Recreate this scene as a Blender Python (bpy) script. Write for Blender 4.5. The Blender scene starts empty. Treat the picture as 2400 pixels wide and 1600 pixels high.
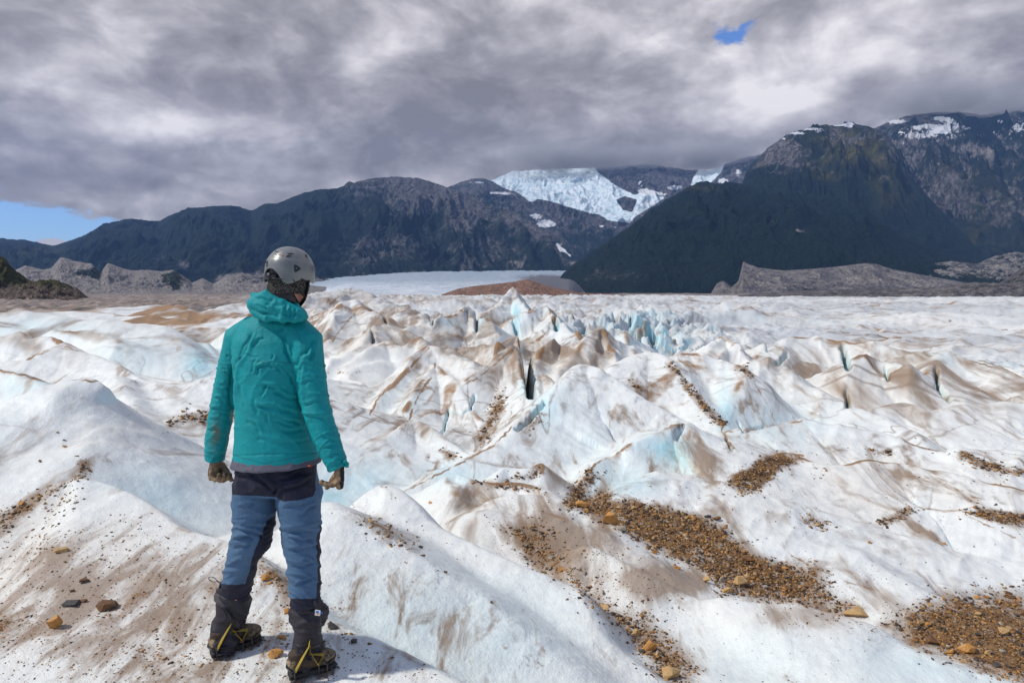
import bpy, bmesh, math, random
import numpy as np
from mathutils import Vector, Matrix, Quaternion
from mathutils.bvhtree import BVHTree

random.seed(7)
SC = bpy.context.scene
COL = SC.collection

# ------------------------------------------------------------------ camera
PITCH = math.atan(120 / 1600.0)
CAMZ = 1.63
cam_d = bpy.data.cameras.new("camera")
cam_d.lens = 24.0
cam_d.sensor_width = 36.0
cam_d.clip_start = 0.05
cam_d.clip_end = 60000
cam = bpy.data.objects.new("camera", cam_d)
COL.objects.link(cam)
cam.location = (0, 0, CAMZ)
cam.rotation_euler = (math.pi / 2 - PITCH, 0, 0)
SC.camera = cam

# ------------------------------------------------------------------ light
SUN_EL = math.radians(48)
SUN_AZ = math.radians(-106)          # direction towards the sun, from +Y clockwise
sd = Vector((math.sin(SUN_AZ) * math.cos(SUN_EL), math.cos(SUN_AZ) * math.cos(SUN_EL), math.sin(SUN_EL)))
sun_d = bpy.data.lights.new("sun", 'SUN')
sun_d.energy = 3.5
sun_d.angle = math.radians(3.0)
sun_d.color = (1.0, 0.94, 0.845)
sun = bpy.data.objects.new("sun", sun_d)
COL.objects.link(sun)
sun.rotation_euler = sd.to_track_quat('Z', 'Y').to_euler()

SC.view_settings.view_transform = 'Standard'
SC.view_settings.look = 'None'
SC.view_settings.exposure = 0.0
SC.view_settings.gamma = 1.0
SC.render.engine = 'CYCLES'
SC.cycles.max_bounces = 6
SC.cycles.volume_bounces = 0
SC.cycles.use_adaptive_sampling = True


class NT:
    """small helper to write node trees"""
    def __init__(self, tree):
        self.t = tree
        tree.nodes.clear()

    def n(self, typ, **kw):
        nd = self.t.nodes.new(typ)
        for k, v in kw.items():
            if k == 'inp':
                for a, b in v.items():
                    self.set(nd, a, b)
            else:
                setattr(nd, k, v)
        return nd

    def set(self, nd, a, b):
        s = nd.inputs[a]
        if isinstance(b, bpy.types.NodeSocket):
            self.t.links.new(b, s)
        else:
            s.default_value = b

    def math(self, op, a, b=None, c=None, clamp=False):
        nd = self.n('ShaderNodeMath', operation=op, use_clamp=clamp)
        self.set(nd, 0, a)
        if b is not None: self.set(nd, 1, b)
        if c is not None: self.set(nd, 2, c)
        return nd.outputs[0]

    def vmath(self, op, a, b=None, out=0):
        nd = self.n('ShaderNodeVectorMath', operation=op)
        self.set(nd, 0, a)
        if b is not None: self.set(nd, 1, b)
        return nd.outputs[out]

    def mix(self, f, a, b, typ='RGBA', blend='MIX'):
        nd = self.n('ShaderNodeMix', data_type=typ)
        if typ == 'RGBA':
            nd.blend_type = blend
            self.set(nd, 0, f); self.set(nd, 6, a); self.set(nd, 7, b)
            return nd.outputs[2]
        self.set(nd, 0, f); self.set(nd, 2, a); self.set(nd, 3, b)
        return nd.outputs[0]

    def noise(self, vec, scale, detail=4, rough=.55, dist=0.0, col=False):
        nd = self.n('ShaderNodeTexNoise')
        self.set(nd, 'Vector', vec); self.set(nd, 'Scale', scale); self.set(nd, 'Detail', detail)
        self.set(nd, 'Roughness', rough); self.set(nd, 'Distortion', dist)
        return nd.outputs[1 if col else 0]

    def map(self, v, a, b, c=0.0, d=1.0, smooth=False):
        nd = self.n('ShaderNodeMapRange', clamp=True)
        if smooth: nd.interpolation_type = 'SMOOTHSTEP'
        self.set(nd, 0, v)
        for i, x in enumerate((a, b, c, d)): self.set(nd, i + 1, x)
        return nd.outputs[0]

    def ramp(self, f, stops, interp='LINEAR'):
        nd = self.n('ShaderNodeValToRGB')
        nd.color_ramp.interpolation = interp
        e = nd.color_ramp.elements
        while len(e) < len(stops): e.new(0.5)
        for el, (p, c) in zip(e, stops):
            el.position = p
            el.color = (*c, 1) if len(c) == 3 else c
        self.set(nd, 0, f)
        return nd.outputs[0]

    def attr(self, name, col=False):
        nd = self.n('ShaderNodeAttribute', attribute_name=name)
        return nd.outputs['Color' if col else 'Fac']

    def scale(self, vec, s):
        nd = self.n('ShaderNodeMapping')
        self.set(nd, 0, vec); nd.inputs['Scale'].default_value = s
        return nd.outputs[0]


# ------------------------------------------------------------------ sky
world = bpy.data.worlds.new("World")
SC.world = world
world.use_nodes = True


def build_world():
    N = NT(world.node_tree)
    out = N.n('ShaderNodeOutputWorld')
    bg = N.n('ShaderNodeBackground')
    bg.inputs[1].default_value = 1.0
    sky = N.n('ShaderNodeTexSky', sky_type='NISHITA')
    sky.sun_disc = False
    sky.sun_elevation = SUN_EL
    sky.sun_rotation = SUN_AZ
    sky.altitude = 100; sky.air_density = 1.0; sky.dust_density = 0.6
    skyc = N.vmath('MULTIPLY', sky.outputs[0], (0.085, 0.115, 0.175))
    tc = N.n('ShaderNodeTexCoord')
    d = tc.outputs['Generated']
    sep = N.n('ShaderNodeSeparateXYZ'); N.set(sep, 0, d)
    x, y, z = sep.outputs
    zz = N.math('ADD', N.math('MAXIMUM', z, 0.0), 0.16)
    cx = N.math('DIVIDE', x, zz); cy = N.math('DIVIDE', y, zz)
    comb = N.n('ShaderNodeCombineXYZ'); N.set(comb, 0, cx); N.set(comb, 1, cy); N.set(comb, 2, 0.35)
    p = comb.outputs[0]
    # billowing directions used for silhouettes close to the horizon
    p3 = N.scale(d, (3.0, 3.0, 5.4))
    n1 = N.noise(p, 0.5, 4, .5, 0.3)
    n2 = N.noise(N.vmath('ADD', p3, (4.2, 1.7, 0.3)), 1.35, 6, .5, 0.25)
    n3 = N.noise(N.vmath('ADD', p3, (9.2, 3.7, 2.3)), 3.1, 8, .56, 0.35)
    # lit rims: difference between the cloud field and itself a little towards the sun
    sh = tuple(sd * 0.16)
    n3b = N.noise(N.vmath('ADD', N.vmath('ADD', p3, (9.2, 3.7, 2.3)), sh), 3.1, 8, .56, 0.35)
    rim = N.math('SUBTRACT', n3, n3b)
    br = N.math('MULTIPLY_ADD', n1, 0.35, N.math('MULTIPLY_ADD', n2, 0.80, N.math('MULTIPLY', n3, 0.42)))
    b1 = N.math('ABSOLUTE', N.math('SUBTRACT', N.noise(N.vmath('ADD', p3, (1.2, 7.7, 5.3)), 2.4, 3, .5, 0.3), .5))
    b2 = N.math('ABSOLUTE', N.math('SUBTRACT', N.noise(N.vmath('ADD', p3, (6.2, 2.7, 1.3)), 6.0, 4, .55, 0.2), .5))
    br = N.math('ADD', br, N.math('MULTIPLY_ADD', b1, 0.70, N.math('MULTIPLY', b2, 0.25)))
    br = N.math('SUBTRACT', N.math('MULTIPLY_ADD', rim, 0.75, br), 0.855)

    def dirn(u, v):
        a = (u - 1200) / 1600.0; b = (800 - v) / 1600.0
        w = Vector((a, math.cos(PITCH) + b * math.sin(PITCH), -math.sin(PITCH) + b * math.cos(PITCH)))
        return w.normalized()

    def blob(u, v, ru, rv, amp, prev):
        # broad cloud masses: elliptic bumps on the sphere of directions
        w = dirn(u, v)
        df = N.vmath('SUBTRACT', d, tuple(w))
        df = N.vmath('MULTIPLY', df, (1600.0 / ru, 1600.0 / ru, 1600.0 / rv))
        l2 = N.vmath('DOT_PRODUCT', df, df, out=1)
        e = N.math('EXPONENT', N.math('MULTIPLY', l2, -1.0))
        return N.math('MULTIPLY_ADD', e, amp, prev)

    T = br
    for b in SKY_BLOBS:
        T = blob(*b, T)
    # T around 0 -> mid grey; pos brighter
    tone = N.map(T, -0.36, 0.40, 0.0, 1.0)
    cc = N.ramp(tone, [(0.0, (0.265, 0.245, 0.245)), (0.3, (0.39, 0.365, 0.375)), (0.5, (0.53, 0.50, 0.515)),
                       (0.72, (0.74, 0.70, 0.715)), (1.0, (1.05, 1.0, 1.0))])
    # blue holes
    H = N.math('MULTIPLY', N.math('SUBTRACT', N.noise(p3, 7.0, 7, .6, .4), 0.5), 2.6)
    for b in SKY_HOLES:
        H = blob(*b, H)
    hole = N.map(H, 0.62, 1.05, 0.0, 1.0, True)
    c = N.mix(hole, cc, skyc)
    # small sunlit cloud low on the left
    Q = N.math('MULTIPLY', N.math('SUBTRACT', n3, 0.5), 1.4)
    Q = blob(118, 572, 40, 16, 0.9, Q)
    c = N.mix(N.map(Q, 0.5, 0.75, 0, 1, True), c, (0.62, 0.60, 0.66, 1))
    # light arriving from the unseen part of the sky behind and above: bright broken cloud
    up = N.map(z, 0.50, 0.85, 0.0, 1.0, True)
    back = N.map(y, 0.25, -0.3, 0.0, 1.0, True)
    c = N.mix(N.math('MAXIMUM', up, back), c, N.mix(N.map(n2, .42, .6), skyc, (0.50, 0.49, 0.47, 1)))
    N.set(bg, 0, c)
    N.t.links.new(bg.outputs[0], out.inputs[0])


# (u, v) of the photograph only serve to write down directions: (u, v, width, height, brightness)
SKY_BLOBS = [
    (700, 120, 360, 110, -0.05), (1000, 300, 380, 160, -0.20), (1330, 260, 330, 170, -0.10),
    (250, 330, 330, 90, -0.16), (60, 160, 240, 80, 0.0), (180, 255, 260, 45, 0.22), (430, 285, 160, 60, 0.22),
    (60, 430, 260, 45, -0.14), (600, 400, 240, 70, -0.03), (330, 460, 320, 26, 0.12), (1000, 415, 300, 25, 0.06),
    (1720, 215, 130, 80, 0.22), (1450, 60, 260, 90, 0.08), (1250, 30, 300, 70, 0.10), (500, 60, 400, 70, 0.08),
    (2150, 80, 300, 110, 0.14), (2000, 180, 240, 90, 0.10), (2250, 200, 200, 60, 0.02), (2330, 245, 180, 40, -0.12),
    (1830, 50, 120, 60, -0.10), (1560, 340, 240, 60, 0.08), (1400, 360, 220, 30, -0.08), (900, 160, 200, 70, 0.06),
    (1620, 170, 100, 90, 0.05), (1850, 320, 200, 50, 0.05), (1400, 330, 260, 60, -0.12), (1250, 360, 200, 30, -0.06), (1640, 360, 160, 40, -0.06), (2250, 215, 240, 45, -0.14), (2050, 235, 120, 30, -0.05), (1800, 110, 300, 120, -0.06),
]
SKY_HOLES = [(20, 545, 260, 62, 1.35), (-200, 560, 260, 70, 1.2), (1722, 82, 50, 36, 1.0), (1665, 10, 60, 22, 0.35)]
build_world()

# ------------------------------------------------------------------ numpy helpers
CP, SP = math.cos(PITCH), math.sin(PITCH)


def P(u, v, D):
    """point seen at photo pixel (u, v) at forward distance D (m)"""
    a = (u - 1200) / 1600.0; b = (800 - v) / 1600.0
    y = CP + b * SP; z = -SP + b * CP
    return np.array((a * D / y, D, CAMZ + z * D / y))


def proj(p):
    x = p[..., 0]; y = p[..., 1]; z = p[..., 2] - CAMZ
    f = y * CP - z * SP
    up = y * SP + z * CP
    f = np.maximum(f, 1e-3)
    return 1200 + 1600 * x / f, 800 - 1600 * up / f


def _h(ix, iy, iz, seed):
    n = (ix.astype(np.int64) * 374761393 + iy.astype(np.int64) * 668265263 + iz.astype(np.int64) * 2147483647 + seed * 1274126177) & 0xffffffff
    n = ((n ^ (n >> 13)) * 1274126177) & 0xffffffff
    n = (n ^ (n >> 16)) & 0xffffffff
    n = (n * 2246822519) & 0xffffffff
    return (n ^ (n >> 15)) & 0xffffffff


def perlin2(x, y, seed=0):
    x = np.asarray(x, np.float64); y = np.asarray(y, np.float64)
    x0 = np.floor(x); y0 = np.floor(y)
    fx = x - x0; fy = y - y0
    ix = x0.astype(np.int64); iy = y0.astype(np.int64); iz = np.zeros_like(ix)
    u = fx * fx * fx * (fx * (fx * 6 - 15) + 10); v = fy * fy * fy * (fy * (fy * 6 - 15) + 10)

    def g(dx, dy):
        h = _h(ix + dx, iy + dy, iz, seed) * (2 * math.pi / 4294967296.0)
        return np.cos(h) * (fx - dx) + np.sin(h) * (fy - dy)
    a = g(0, 0); b = g(1, 0); c = g(0, 1); d = g(1, 1)
    return ((a + u * (b - a)) + v * ((c + u * (d - c)) - (a + u * (b - a)))) * 1.5


def val3(x, y, z, seed=0):
    """smooth value noise in 3-D, about -1..1"""
    x0 = np.floor(x); y0 = np.floor(y); z0 = np.floor(z)
    fx = x - x0; fy = y - y0; fz = z - z0
    ix = x0.astype(np.int64); iy = y0.astype(np.int64); iz = z0.astype(np.int64)
    u = fx * fx * (3 - 2 * fx); v = fy * fy * (3 - 2 * fy); w = fz * fz * (3 - 2 * fz)

    def g(a, b, c): return _h(ix + a, iy + b, iz + c, seed) * (2 / 4294967296.0) - 1
    r = 0
    for c in (0, 1):
        p = g(0, 0, c) * (1 - u) + g(1, 0, c) * u
        q = g(0, 1, c) * (1 - u) + g(1, 1, c) * u
        r = r + (p * (1 - v) + q * v) * (w if c else 1 - w)
    return r


def fbm(x, y, oct=4, seed=0, gain=.5, lac=2.03):
    r = 0; a = 1; t = 0
    for i in range(oct):
        r = r + a * perlin2(x, y, seed + i * 17); t += a
        a *= gain; x = x * lac + 3.1; y = y * lac - 1.7
    return r / t


def ridged(x, y, oct=4, seed=0, gain=.5, lac=2.1):
    r = 0; a = 1; w = 1; t = 0
    for i in range(oct):
        n = 1 - np.abs(perlin2(x, y, seed + i * 31)) * 1.6
        n = np.clip(n, 0, 1) ** 1.5
        r = r + a * n * w; t += a
        w = np.clip(n * 1.6, 0, 1); a *= gain; x = x * lac + 5.3; y = y * lac + 2.9
    return r / t


def sstep(a, b, x):
    t = np.clip((x - a) / (b - a), 0, 1)
    return t * t * (3 - 2 * t)


def tag(o, label=None, cat=None, group=None, kind=None):
    if label: o['label'] = label
    if cat: o['category'] = cat
    if group: o['group'] = group
    if kind: o['kind'] = kind
    return o


def mesh_np(name, V, F, mat=None, smooth=True, attrs=None, parent=None, mats=None):
    """V (n,3), F (m,3|4) or list"""
    me = bpy.data.meshes.new(name)
    V = np.asarray(V, np.float32)
    if isinstance(F, np.ndarray):
        me.vertices.add(len(V)); me.vertices.foreach_set('co', V.ravel())
        k = F.shape[1]
        me.loops.add(F.size); me.loops.foreach_set('vertex_index', F.astype(np.int32).ravel())
        me.polygons.add(len(F)); me.polygons.foreach_set('loop_start', np.arange(0, F.size, k, dtype=np.int32))
        me.update(calc_edges=True)
    else:
        me.from_pydata([tuple(map(float, v)) for v in V], [], [tuple(f) for f in F])
    if smooth:
        me.polygons.foreach_set('use_smooth', np.ones(len(me.polygons), bool))
    if attrs:
        for k, a in attrs.items():
            at = me.attributes.new(k, 'FLOAT', 'POINT')
            at.data.foreach_set('value', np.asarray(a, np.float32).ravel())
    if mat: me.materials.append(mat)
    me.update()
    o = bpy.data.objects.new(name, me)
    COL.objects.link(o)
    if parent: o.parent = parent
    return o


def grid_faces(nr, nc):
    i = np.arange(nr - 1)[:, None] * nc + np.arange(nc - 1)[None, :]
    return np.stack([i, i + 1, i + nc + 1, i + nc], -1).reshape(-1, 4)


def newmat(name):
    m = bpy.data.materials.new(name); m.use_nodes = True
    return m, NT(m.node_tree)


def finish(N, col, rough=.8, bump=None, bdist=.02, bstr=1.0, **kw):
    out = N.n('ShaderNodeOutputMaterial')
    b = N.n('ShaderNodeBsdfPrincipled')
    N.set(b, 'Base Color', col if isinstance(col, bpy.types.NodeSocket) else ((*col, 1) if len(col) == 3 else col))
    N.set(b, 'Roughness', rough)
    for k, v in kw.items():
        N.set(b, k.replace('_', ' '), v)
    if bump is not None:
        bn = N.n('ShaderNodeBump'); N.set(bn, 'Height', bump); N.set(bn, 'Distance', bdist); N.set(bn, 'Strength', bstr)
        N.t.links.new(bn.outputs[0], b.inputs['Normal'])
    N.t.links.new(b.outputs[0], out.inputs[0])
    return b

# ------------------------------------------------------------------ the glacier
# crest lines: points (u, v, D), slope on the near side, slope behind, depth at which the flank levels out, rounding, dirt on crest
RIDGES = []


def R(pts, sf, sb, H=1.5, r=.05, dirt=.0, flute=.0, w=None):
    RIDGES.append((np.array([P(*p) for p in pts]), sf, sb, H, r, dirt, flute, w))


# --- the walker's ridge and its two neighbours
R([(-300, 1390, 3.9), (0, 1240, 4.6), (100, 1180, 4.85), (187, 1120, 5.1), (350, 1187, 4.7), (430, 1240, 4.4), (535, 1268, 4.2), (600, 1300, 4.0),
   (680, 1400, 3.6), (760, 1455, 3.35), (850, 1500, 3.2), (1000, 1570, 3.0), (1060, 1600, 2.9), (1180, 1680, 2.6), (1400, 1900, 2.1)],
  .035, 1.0, .9, .05, .25)
R([(560, 1250, 4.9), (650, 1243, 4.9), (700, 1205, 5.0), (750, 1177, 5.0), (800, 1195, 4.85), (850, 1217, 4.75), (900, 1250, 4.65), (1030, 1335, 4.4), (1115, 1385, 4.3), (1160, 1420, 4.2),
   (1300, 1530, 3.95), (1420, 1640, 3.7), (1560, 1800, 3.4)], .10, .5, 1.2, .06, .0)
R([(760, 1230, 5.6), (804, 1202, 5.7), (850, 1160, 5.9), (893, 1138, 6.0), (950, 1172, 5.8), (1000, 1220, 5.6), (1100, 1270, 5.35), (1180, 1310, 5.15), (1300, 1362, 4.95), (1350, 1390, 4.8), (1400, 1480, 4.5),
   (1500, 1560, 4.3), (1560, 1600, 4.2), (1700, 1700, 4.0)], .12, 1.1, 1.2, .10, .05)
# --- big mound on the left
R([(-300, 1060, 5.0), (-150, 1010, 5.6), (0, 955, 6.1), (50, 922, 6.3), (100, 900, 6.4), (190, 887, 6.6), (240, 893, 6.65), (270, 930, 6.75), (300, 985, 6.85), (350, 1060, 6.75), (420, 1130, 6.45),
   (500, 1215, 6.0), (560, 1280, 5.7)], .42, 1.1, 2.0, .22, .06, .02)
R([(190, 889, 6.58), (200, 930, 6.38), (212, 990, 6.1), (222, 1035, 5.9)], .34, .9, 1.6, .25, .0, .01)
R([(-200, 850, 8.6), (0, 868, 8.5), (60, 880, 8.3), (105, 895, 8.1), (180, 950, 7.8)], .9, .5, 1.6, .05, .5)
R([(-200, 850, 11.4), (0, 847, 11.2), (64, 842, 11.2), (110, 818, 11.6), (140, 807, 11.8), (169, 817, 11.7), (217, 833, 11.4), (265, 855, 11), (319, 884, 10.5), (383, 900, 10.2),
   (446, 900, 10.2), (497, 884, 10.4), (560, 870, 10.8)], .36, .8, 2.2, .06, .12, .02)
R([(265, 880, 10), (290, 930, 9.4), (320, 975, 8.8), (360, 1020, 8.2), (400, 1050, 7.8)], .5, .5, 1.2, .12, .05)
R([(375, 1110, 7.2), (430, 1102, 7.3), (480, 1112, 7.2), (560, 1125, 7.1)], .35, 1.0, 1.2, .1, .3)
R([(385, 1010, 8.6), (400, 985, 8.8), (430, 968, 9.0), (490, 966, 9.2), (560, 975, 9.2)], .45, .8, 1.2, .12, .9)
# --- smooth swell behind, left
R([(-200, 775, 16), (0, 745, 16.5), (30, 732, 16.8), (60, 728, 17), (110, 738, 16.8), (160, 746, 16.5), (240, 749, 16.5), (300, 756, 16), (345, 758, 16), (375, 772, 15.5), (400, 800, 14.8), (415, 835, 14.2),
   (430, 865, 13.5), (460, 900, 12.8)], .30, .9, 2.6, .5, .10, .03)
R([(115, 772, 14.5), (160, 775, 14.3), (220, 780, 14.2), (285, 800, 13.7)], .75, .3, .5, .04, 1.3)
R([(-60, 800, 13), (0, 792, 13), (50, 785, 13), (60, 797, 12.8), (100, 790, 12.9), (130, 800, 12.6), (150, 835, 12.1)], .5, .8, .8, .05, 1.2)
R([(422, 838, 15.4), (445, 815, 15.8), (470, 800, 16), (482, 812, 15.8), (498, 845, 15.2), (505, 880, 14.6)], .8, .7, 2.0, .06, .8)
R([(497, 885, 15), (510, 850, 15.5), (520, 800, 16.5), (540, 770, 17.5), (600, 760, 18)], .6, .9, 1.8, .06, .3)
R([(400, 795, 20), (430, 775, 21), (480, 765, 22), (540, 770, 22), (600, 765, 22)], .4, .8, 1.2, .06, .9)
# dirty low swells far left
R([(-200, 728, 45), (0, 719, 45), (120, 716, 47), (180, 714, 50), (240, 717, 48), (330, 719, 47), (380, 716, 48), (430, 722, 45), (455, 740, 40), (475, 735, 40), (500, 728, 38), (550, 714, 40), (600, 713, 40),
   (660, 722, 40)], .09, .5, 3, .8, 2.2)
R([(-200, 742, 30), (20, 734, 30), (120, 730, 32), (260, 735, 32), (400, 745, 30), (470, 760, 27), (560, 745, 29), (640, 750, 28)], .12, .5, 2, .5, 1.6)
# --- broken middle ground
R([(690, 712, 44), (720, 698, 46), (750, 686, 50), (780, 683, 52), (807, 678, 55), (830, 682, 54), (871, 700, 50), (942, 728, 42), (1000, 758, 35), (1040, 775, 32)], .30, .8, 6, 1.0, .10, .2)
R([(760, 800, 22), (775, 760, 26), (790, 720, 30), (810, 707, 33), (835, 705, 33), (855, 730, 30), (900, 745, 28)], .35, .7, 3, .15, .5, .06)
R([(755, 835, 18), (763, 818, 19), (800, 822, 18.5), (845, 800, 19.5), (885, 760, 22), (892, 765, 22), (940, 775, 22), (990, 785, 22)], .5, .9, 2.5, .08, .4, .06)
R([(800, 850, 17.5), (860, 820, 18.5), (900, 803, 19.5), (945, 818, 19), (985, 800, 19.5), (1005, 812, 19), (1060, 822, 18.5)], .45, .9, 2, .08, .3, .05)
R([(930, 800, 24), (965, 775, 26), (1010, 757, 27), (1060, 738, 29), (1080, 726, 31), (1094, 722, 32), (1100, 740, 31), (1140, 745, 29), (1180, 790, 26)], .55, .9, 3.5, .08, .7, .08)
R([(1110, 745, 36), (1140, 735, 37), (1165, 712, 40), (1185, 690, 42), (1193, 685, 42), (1202, 690, 42), (1212, 712, 40), (1250, 740, 36)], .7, .9, 4, .12, .25, .1)
R([(1225, 730, 34), (1245, 722, 35), (1264, 713, 36), (1285, 722, 35), (1300, 745, 32), (1345, 780, 28), (1380, 820, 24)], .6, .9, 3, .08, .7, .1)
R([(870, 975, 12.8), (885, 940, 13.4), (905, 912, 14), (950, 870, 15), (985, 835, 16), (1005, 815, 16.5), (1020, 818, 16.5), (1060, 825, 16.2), (1110, 850, 15.2)], .45, .8, 2.0, .04, .75, .04)
R([(950, 960, 12.6), (975, 918, 13.6), (1000, 880, 14.6), (1021, 852, 15.5), (1035, 862, 15.2), (1065, 900, 14.3), (1100, 955, 13.2), (1125, 985, 12.6)], .5, .8, 1.5, .03, .7, .04)
R([(1090, 900, 14.2), (1130, 880, 14.8), (1165, 845, 16), (1195, 818, 17), (1205, 822, 17), (1218, 860, 15.5), (1235, 905, 13.9), (1245, 930, 13.3)], .45, .9, 2.0, .05, .6, .06)
R([(1080, 800, 20), (1130, 805, 20), (1165, 812, 19.5), (1185, 795, 20.5), (1205, 785, 21), (1222, 787, 21), (1225, 830, 19), (1230, 870, 17)], .9, 1.2, 2.4, .05, .9, .05)
R([(1255, 880, 16.5), (1262, 830, 19), (1290, 805, 20.5), (1320, 800, 21), (1350, 820, 20), (1400, 850, 18), (1420, 870, 17)], .8, .9, 2.4, .06, .9, .1)
R([(1235, 960, 12.4), (1245, 925, 13), (1258, 885, 13.8), (1275, 880, 13.8), (1290, 895, 13.5), (1300, 920, 12.8)], .9, .9, 1.2, .04, .5, .05)
R([(1300, 880, 16), (1340, 850, 17.2), (1375, 800, 19.5), (1400, 775, 21.5), (1412, 770, 22), (1420, 795, 20.5), (1440, 850, 17.5)], .6, .9, 2.5, .05, .9, .08)
R([(1400, 800, 24), (1425, 772, 26), (1445, 765, 27), (1465, 790, 25), (1490, 830, 21)], .6, .9, 2.5, .05, .5, .08)
# --- wedge with the turquoise face, and the slope behind it
R([(735, 1180, 8.2), (795, 1112, 8.9), (830, 1075, 9.3), (862, 1048, 9.6), (920, 1012, 10.1), (955, 988, 10.5), (973, 983, 10.6), (1010, 1000, 10.4), (1060, 1040, 9.9), (1110, 1072, 9.4), (1150, 1110, 9.0)],
  .50, .9, 1.6, .05, .22, .03)
R([(740, 1060, 10.4), (790, 1013, 11.2), (815, 990, 11.6), (865, 972, 12), (910, 990, 11.6), (940, 1010, 11)], .4, .8, 1.4, .08, .2, .03)
# --- the long white central ridge
R([(880, 1190, 7.6), (920, 1165, 7.9), (973, 1137, 8.3), (1020, 1105, 8.6), (1069, 1088, 8.8), (1115, 1062, 9.1), (1158, 1042, 9.4), (1206, 991, 10), (1240, 960, 10.5), (1273, 935, 10.8), (1300, 905, 11.2),
   (1320, 885, 11.5), (1345, 860, 11.9), (1366, 851, 12.1), (1390, 853, 12.1), (1415, 862, 11.9), (1440, 880, 11.8), (1500, 925, 11.3), (1560, 960, 11), (1610, 990, 10.7)],
  .46, .9, 2.2, .14, .3, .06)
R([(1325, 1175, 8.5), (1345, 1150, 8.6), (1372, 1118, 8.75), (1392, 1085, 8.9), (1440, 1068, 9.1), (1475, 1040, 9.2), (1530, 1018, 9.4), (1580, 997, 9.6), (1603, 995, 9.7), (1590, 1030, 9.5)],
  1.1, .3, 1.2, .03, .7, .03)
R([(1400, 900, 12.6), (1430, 863, 13.1), (1455, 838, 13.6), (1480, 825, 13.9), (1503, 820, 14.1), (1530, 824, 14.0), (1555, 835, 13.7), (1580, 860, 13.3), (1640, 930, 12.3), (1690, 995, 11.3)],
  .42, .8, 2.0, .16, .2, .05)
R([(1567, 848, 14.1), (1590, 832, 14.4), (1615, 826, 14.6), (1660, 832, 14.3), (1710, 845, 14), (1747, 866, 13.5), (1735, 900, 12.9), (1712, 950, 12.2), (1690, 985, 11.7)],
  .38, 1.1, 2.0, .12, .45, .03)
R([(1730, 862, 15), (1755, 847, 15.3), (1790, 841, 15.5), (1830, 850, 15.3), (1860, 882, 14.6), (1920, 918, 14), (2000, 955, 13.2), (2080, 985, 12.5), (2150, 1012, 11.8)],
  .40, .8, 2.0, .18, .15, .03)
R([(1640, 870, 17.5), (1660, 830, 18.5), (1690, 788, 20.5), (1705, 793, 20.3), (1740, 825, 19), (1800, 865, 17)], .7, .9, 2.0, .04, .3, .03)
R([(1760, 830, 20), (1800, 800, 22), (1850, 795, 22.5), (1910, 790, 23), (1985, 797, 22.5), (2060, 803, 22), (2150, 820, 21)], .4, .7, 1.6, .15, .9, .12)
R([(1990, 990, 12.5), (2040, 960, 13.2), (2110, 940, 13.8), (2180, 965, 13), (2250, 950, 13.3), (2400, 945, 13.5), (2600, 940, 13.5)], .35, .7, 1.3, .15, .5, .08)
R([(2160, 900, 17), (2190, 850, 19), (2215, 825, 20), (2270, 840, 19.5), (2340, 862, 18.5), (2430, 885, 17.5), (2600, 905, 17)], .36, .8, 2.0, .12, .5, .1)
R([(1980, 880, 16.5), (2000, 850, 17.5), (2050, 835, 18), (2110, 845, 17.6), (2140, 880, 16.4)], .5, .7, 1.2, .1, .6, .1)
# --- right foreground, low rounded swells
R([(1690, 1035, 10.4), (1715, 1012, 10.7), (1745, 1003, 10.8), (1800, 1003, 10.8), (1850, 990, 11.1), (1885, 985, 11.2), (1960, 995, 11), (2060, 1012, 10.8), (2200, 1052, 10.2), (2330, 1050, 10.2), (2600, 1070, 10.2)],
  .26, .7, 1.2, .12, .5, .05)
R([(1700, 1130, 8.9), (1730, 1100, 9.2), (1770, 1075, 9.5), (1830, 1060, 9.7), (1880, 1072, 9.5), (1960, 1090, 9.2), (2060, 1080, 9.4), (2200, 1100, 9.1), (2400, 1150, 8.5), (2600, 1170, 8.4)], .28, .7, 1.0, .1, 1.0, .06)
R([(1930, 1170, 8.4), (1975, 1160, 8.5), (2010, 1170, 8.4), (2090, 1200, 8.1), (2130, 1185, 8.3), (2200, 1195, 8.2), (2290, 1200, 8.1), (2400, 1240, 7.9), (2600, 1280, 7.8)], .6, .7, .7, .05, .9, .04)
R([(1395, 1215, 7.1), (1420, 1190, 7.3), (1445, 1160, 7.6), (1475, 1138, 7.8), (1520, 1115, 8.1), (1560, 1107, 8.2), (1640, 1117, 8.2), (1720, 1140, 8.0), (1800, 1160, 7.9), (1900, 1187, 7.8), (2050, 1240, 7.5), (2250, 1295, 7.2),
   (2400, 1325, 7.1), (2700, 1370, 7)], .17, .8, 1.6, .22, .12, .03)
R([(1700, 1260, 6.9), (1760, 1250, 7.0), (1900, 1275, 6.8), (2000, 1300, 6.6), (2150, 1390, 6.1), (2280, 1430, 5.9)], .22, .35, .5, .15, .0, .02)
R([(1340, 1300, 5.8), (1355, 1284, 5.85), (1385, 1290, 5.8), (1450, 1318, 5.65), (1520, 1350, 5.5), (1600, 1390, 5.4), (1672, 1418, 5.3)], .55, .8, .6, .06, .25, .03)
R([(1560, 1560, 4.75), (1590, 1495, 5.0), (1640, 1432, 5.25), (1700, 1405, 5.3), (1770, 1403, 5.3), (1850, 1413, 5.25), (1960, 1440, 5.1), (2060, 1470, 5.0), (2110, 1505, 4.9), (2150, 1522, 4.8), (2300, 1580, 4.6), (2400, 1612, 4.5), (2700, 1700, 4.3)],
  .04, .9, 1.2, .12, .05, .015)
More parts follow.
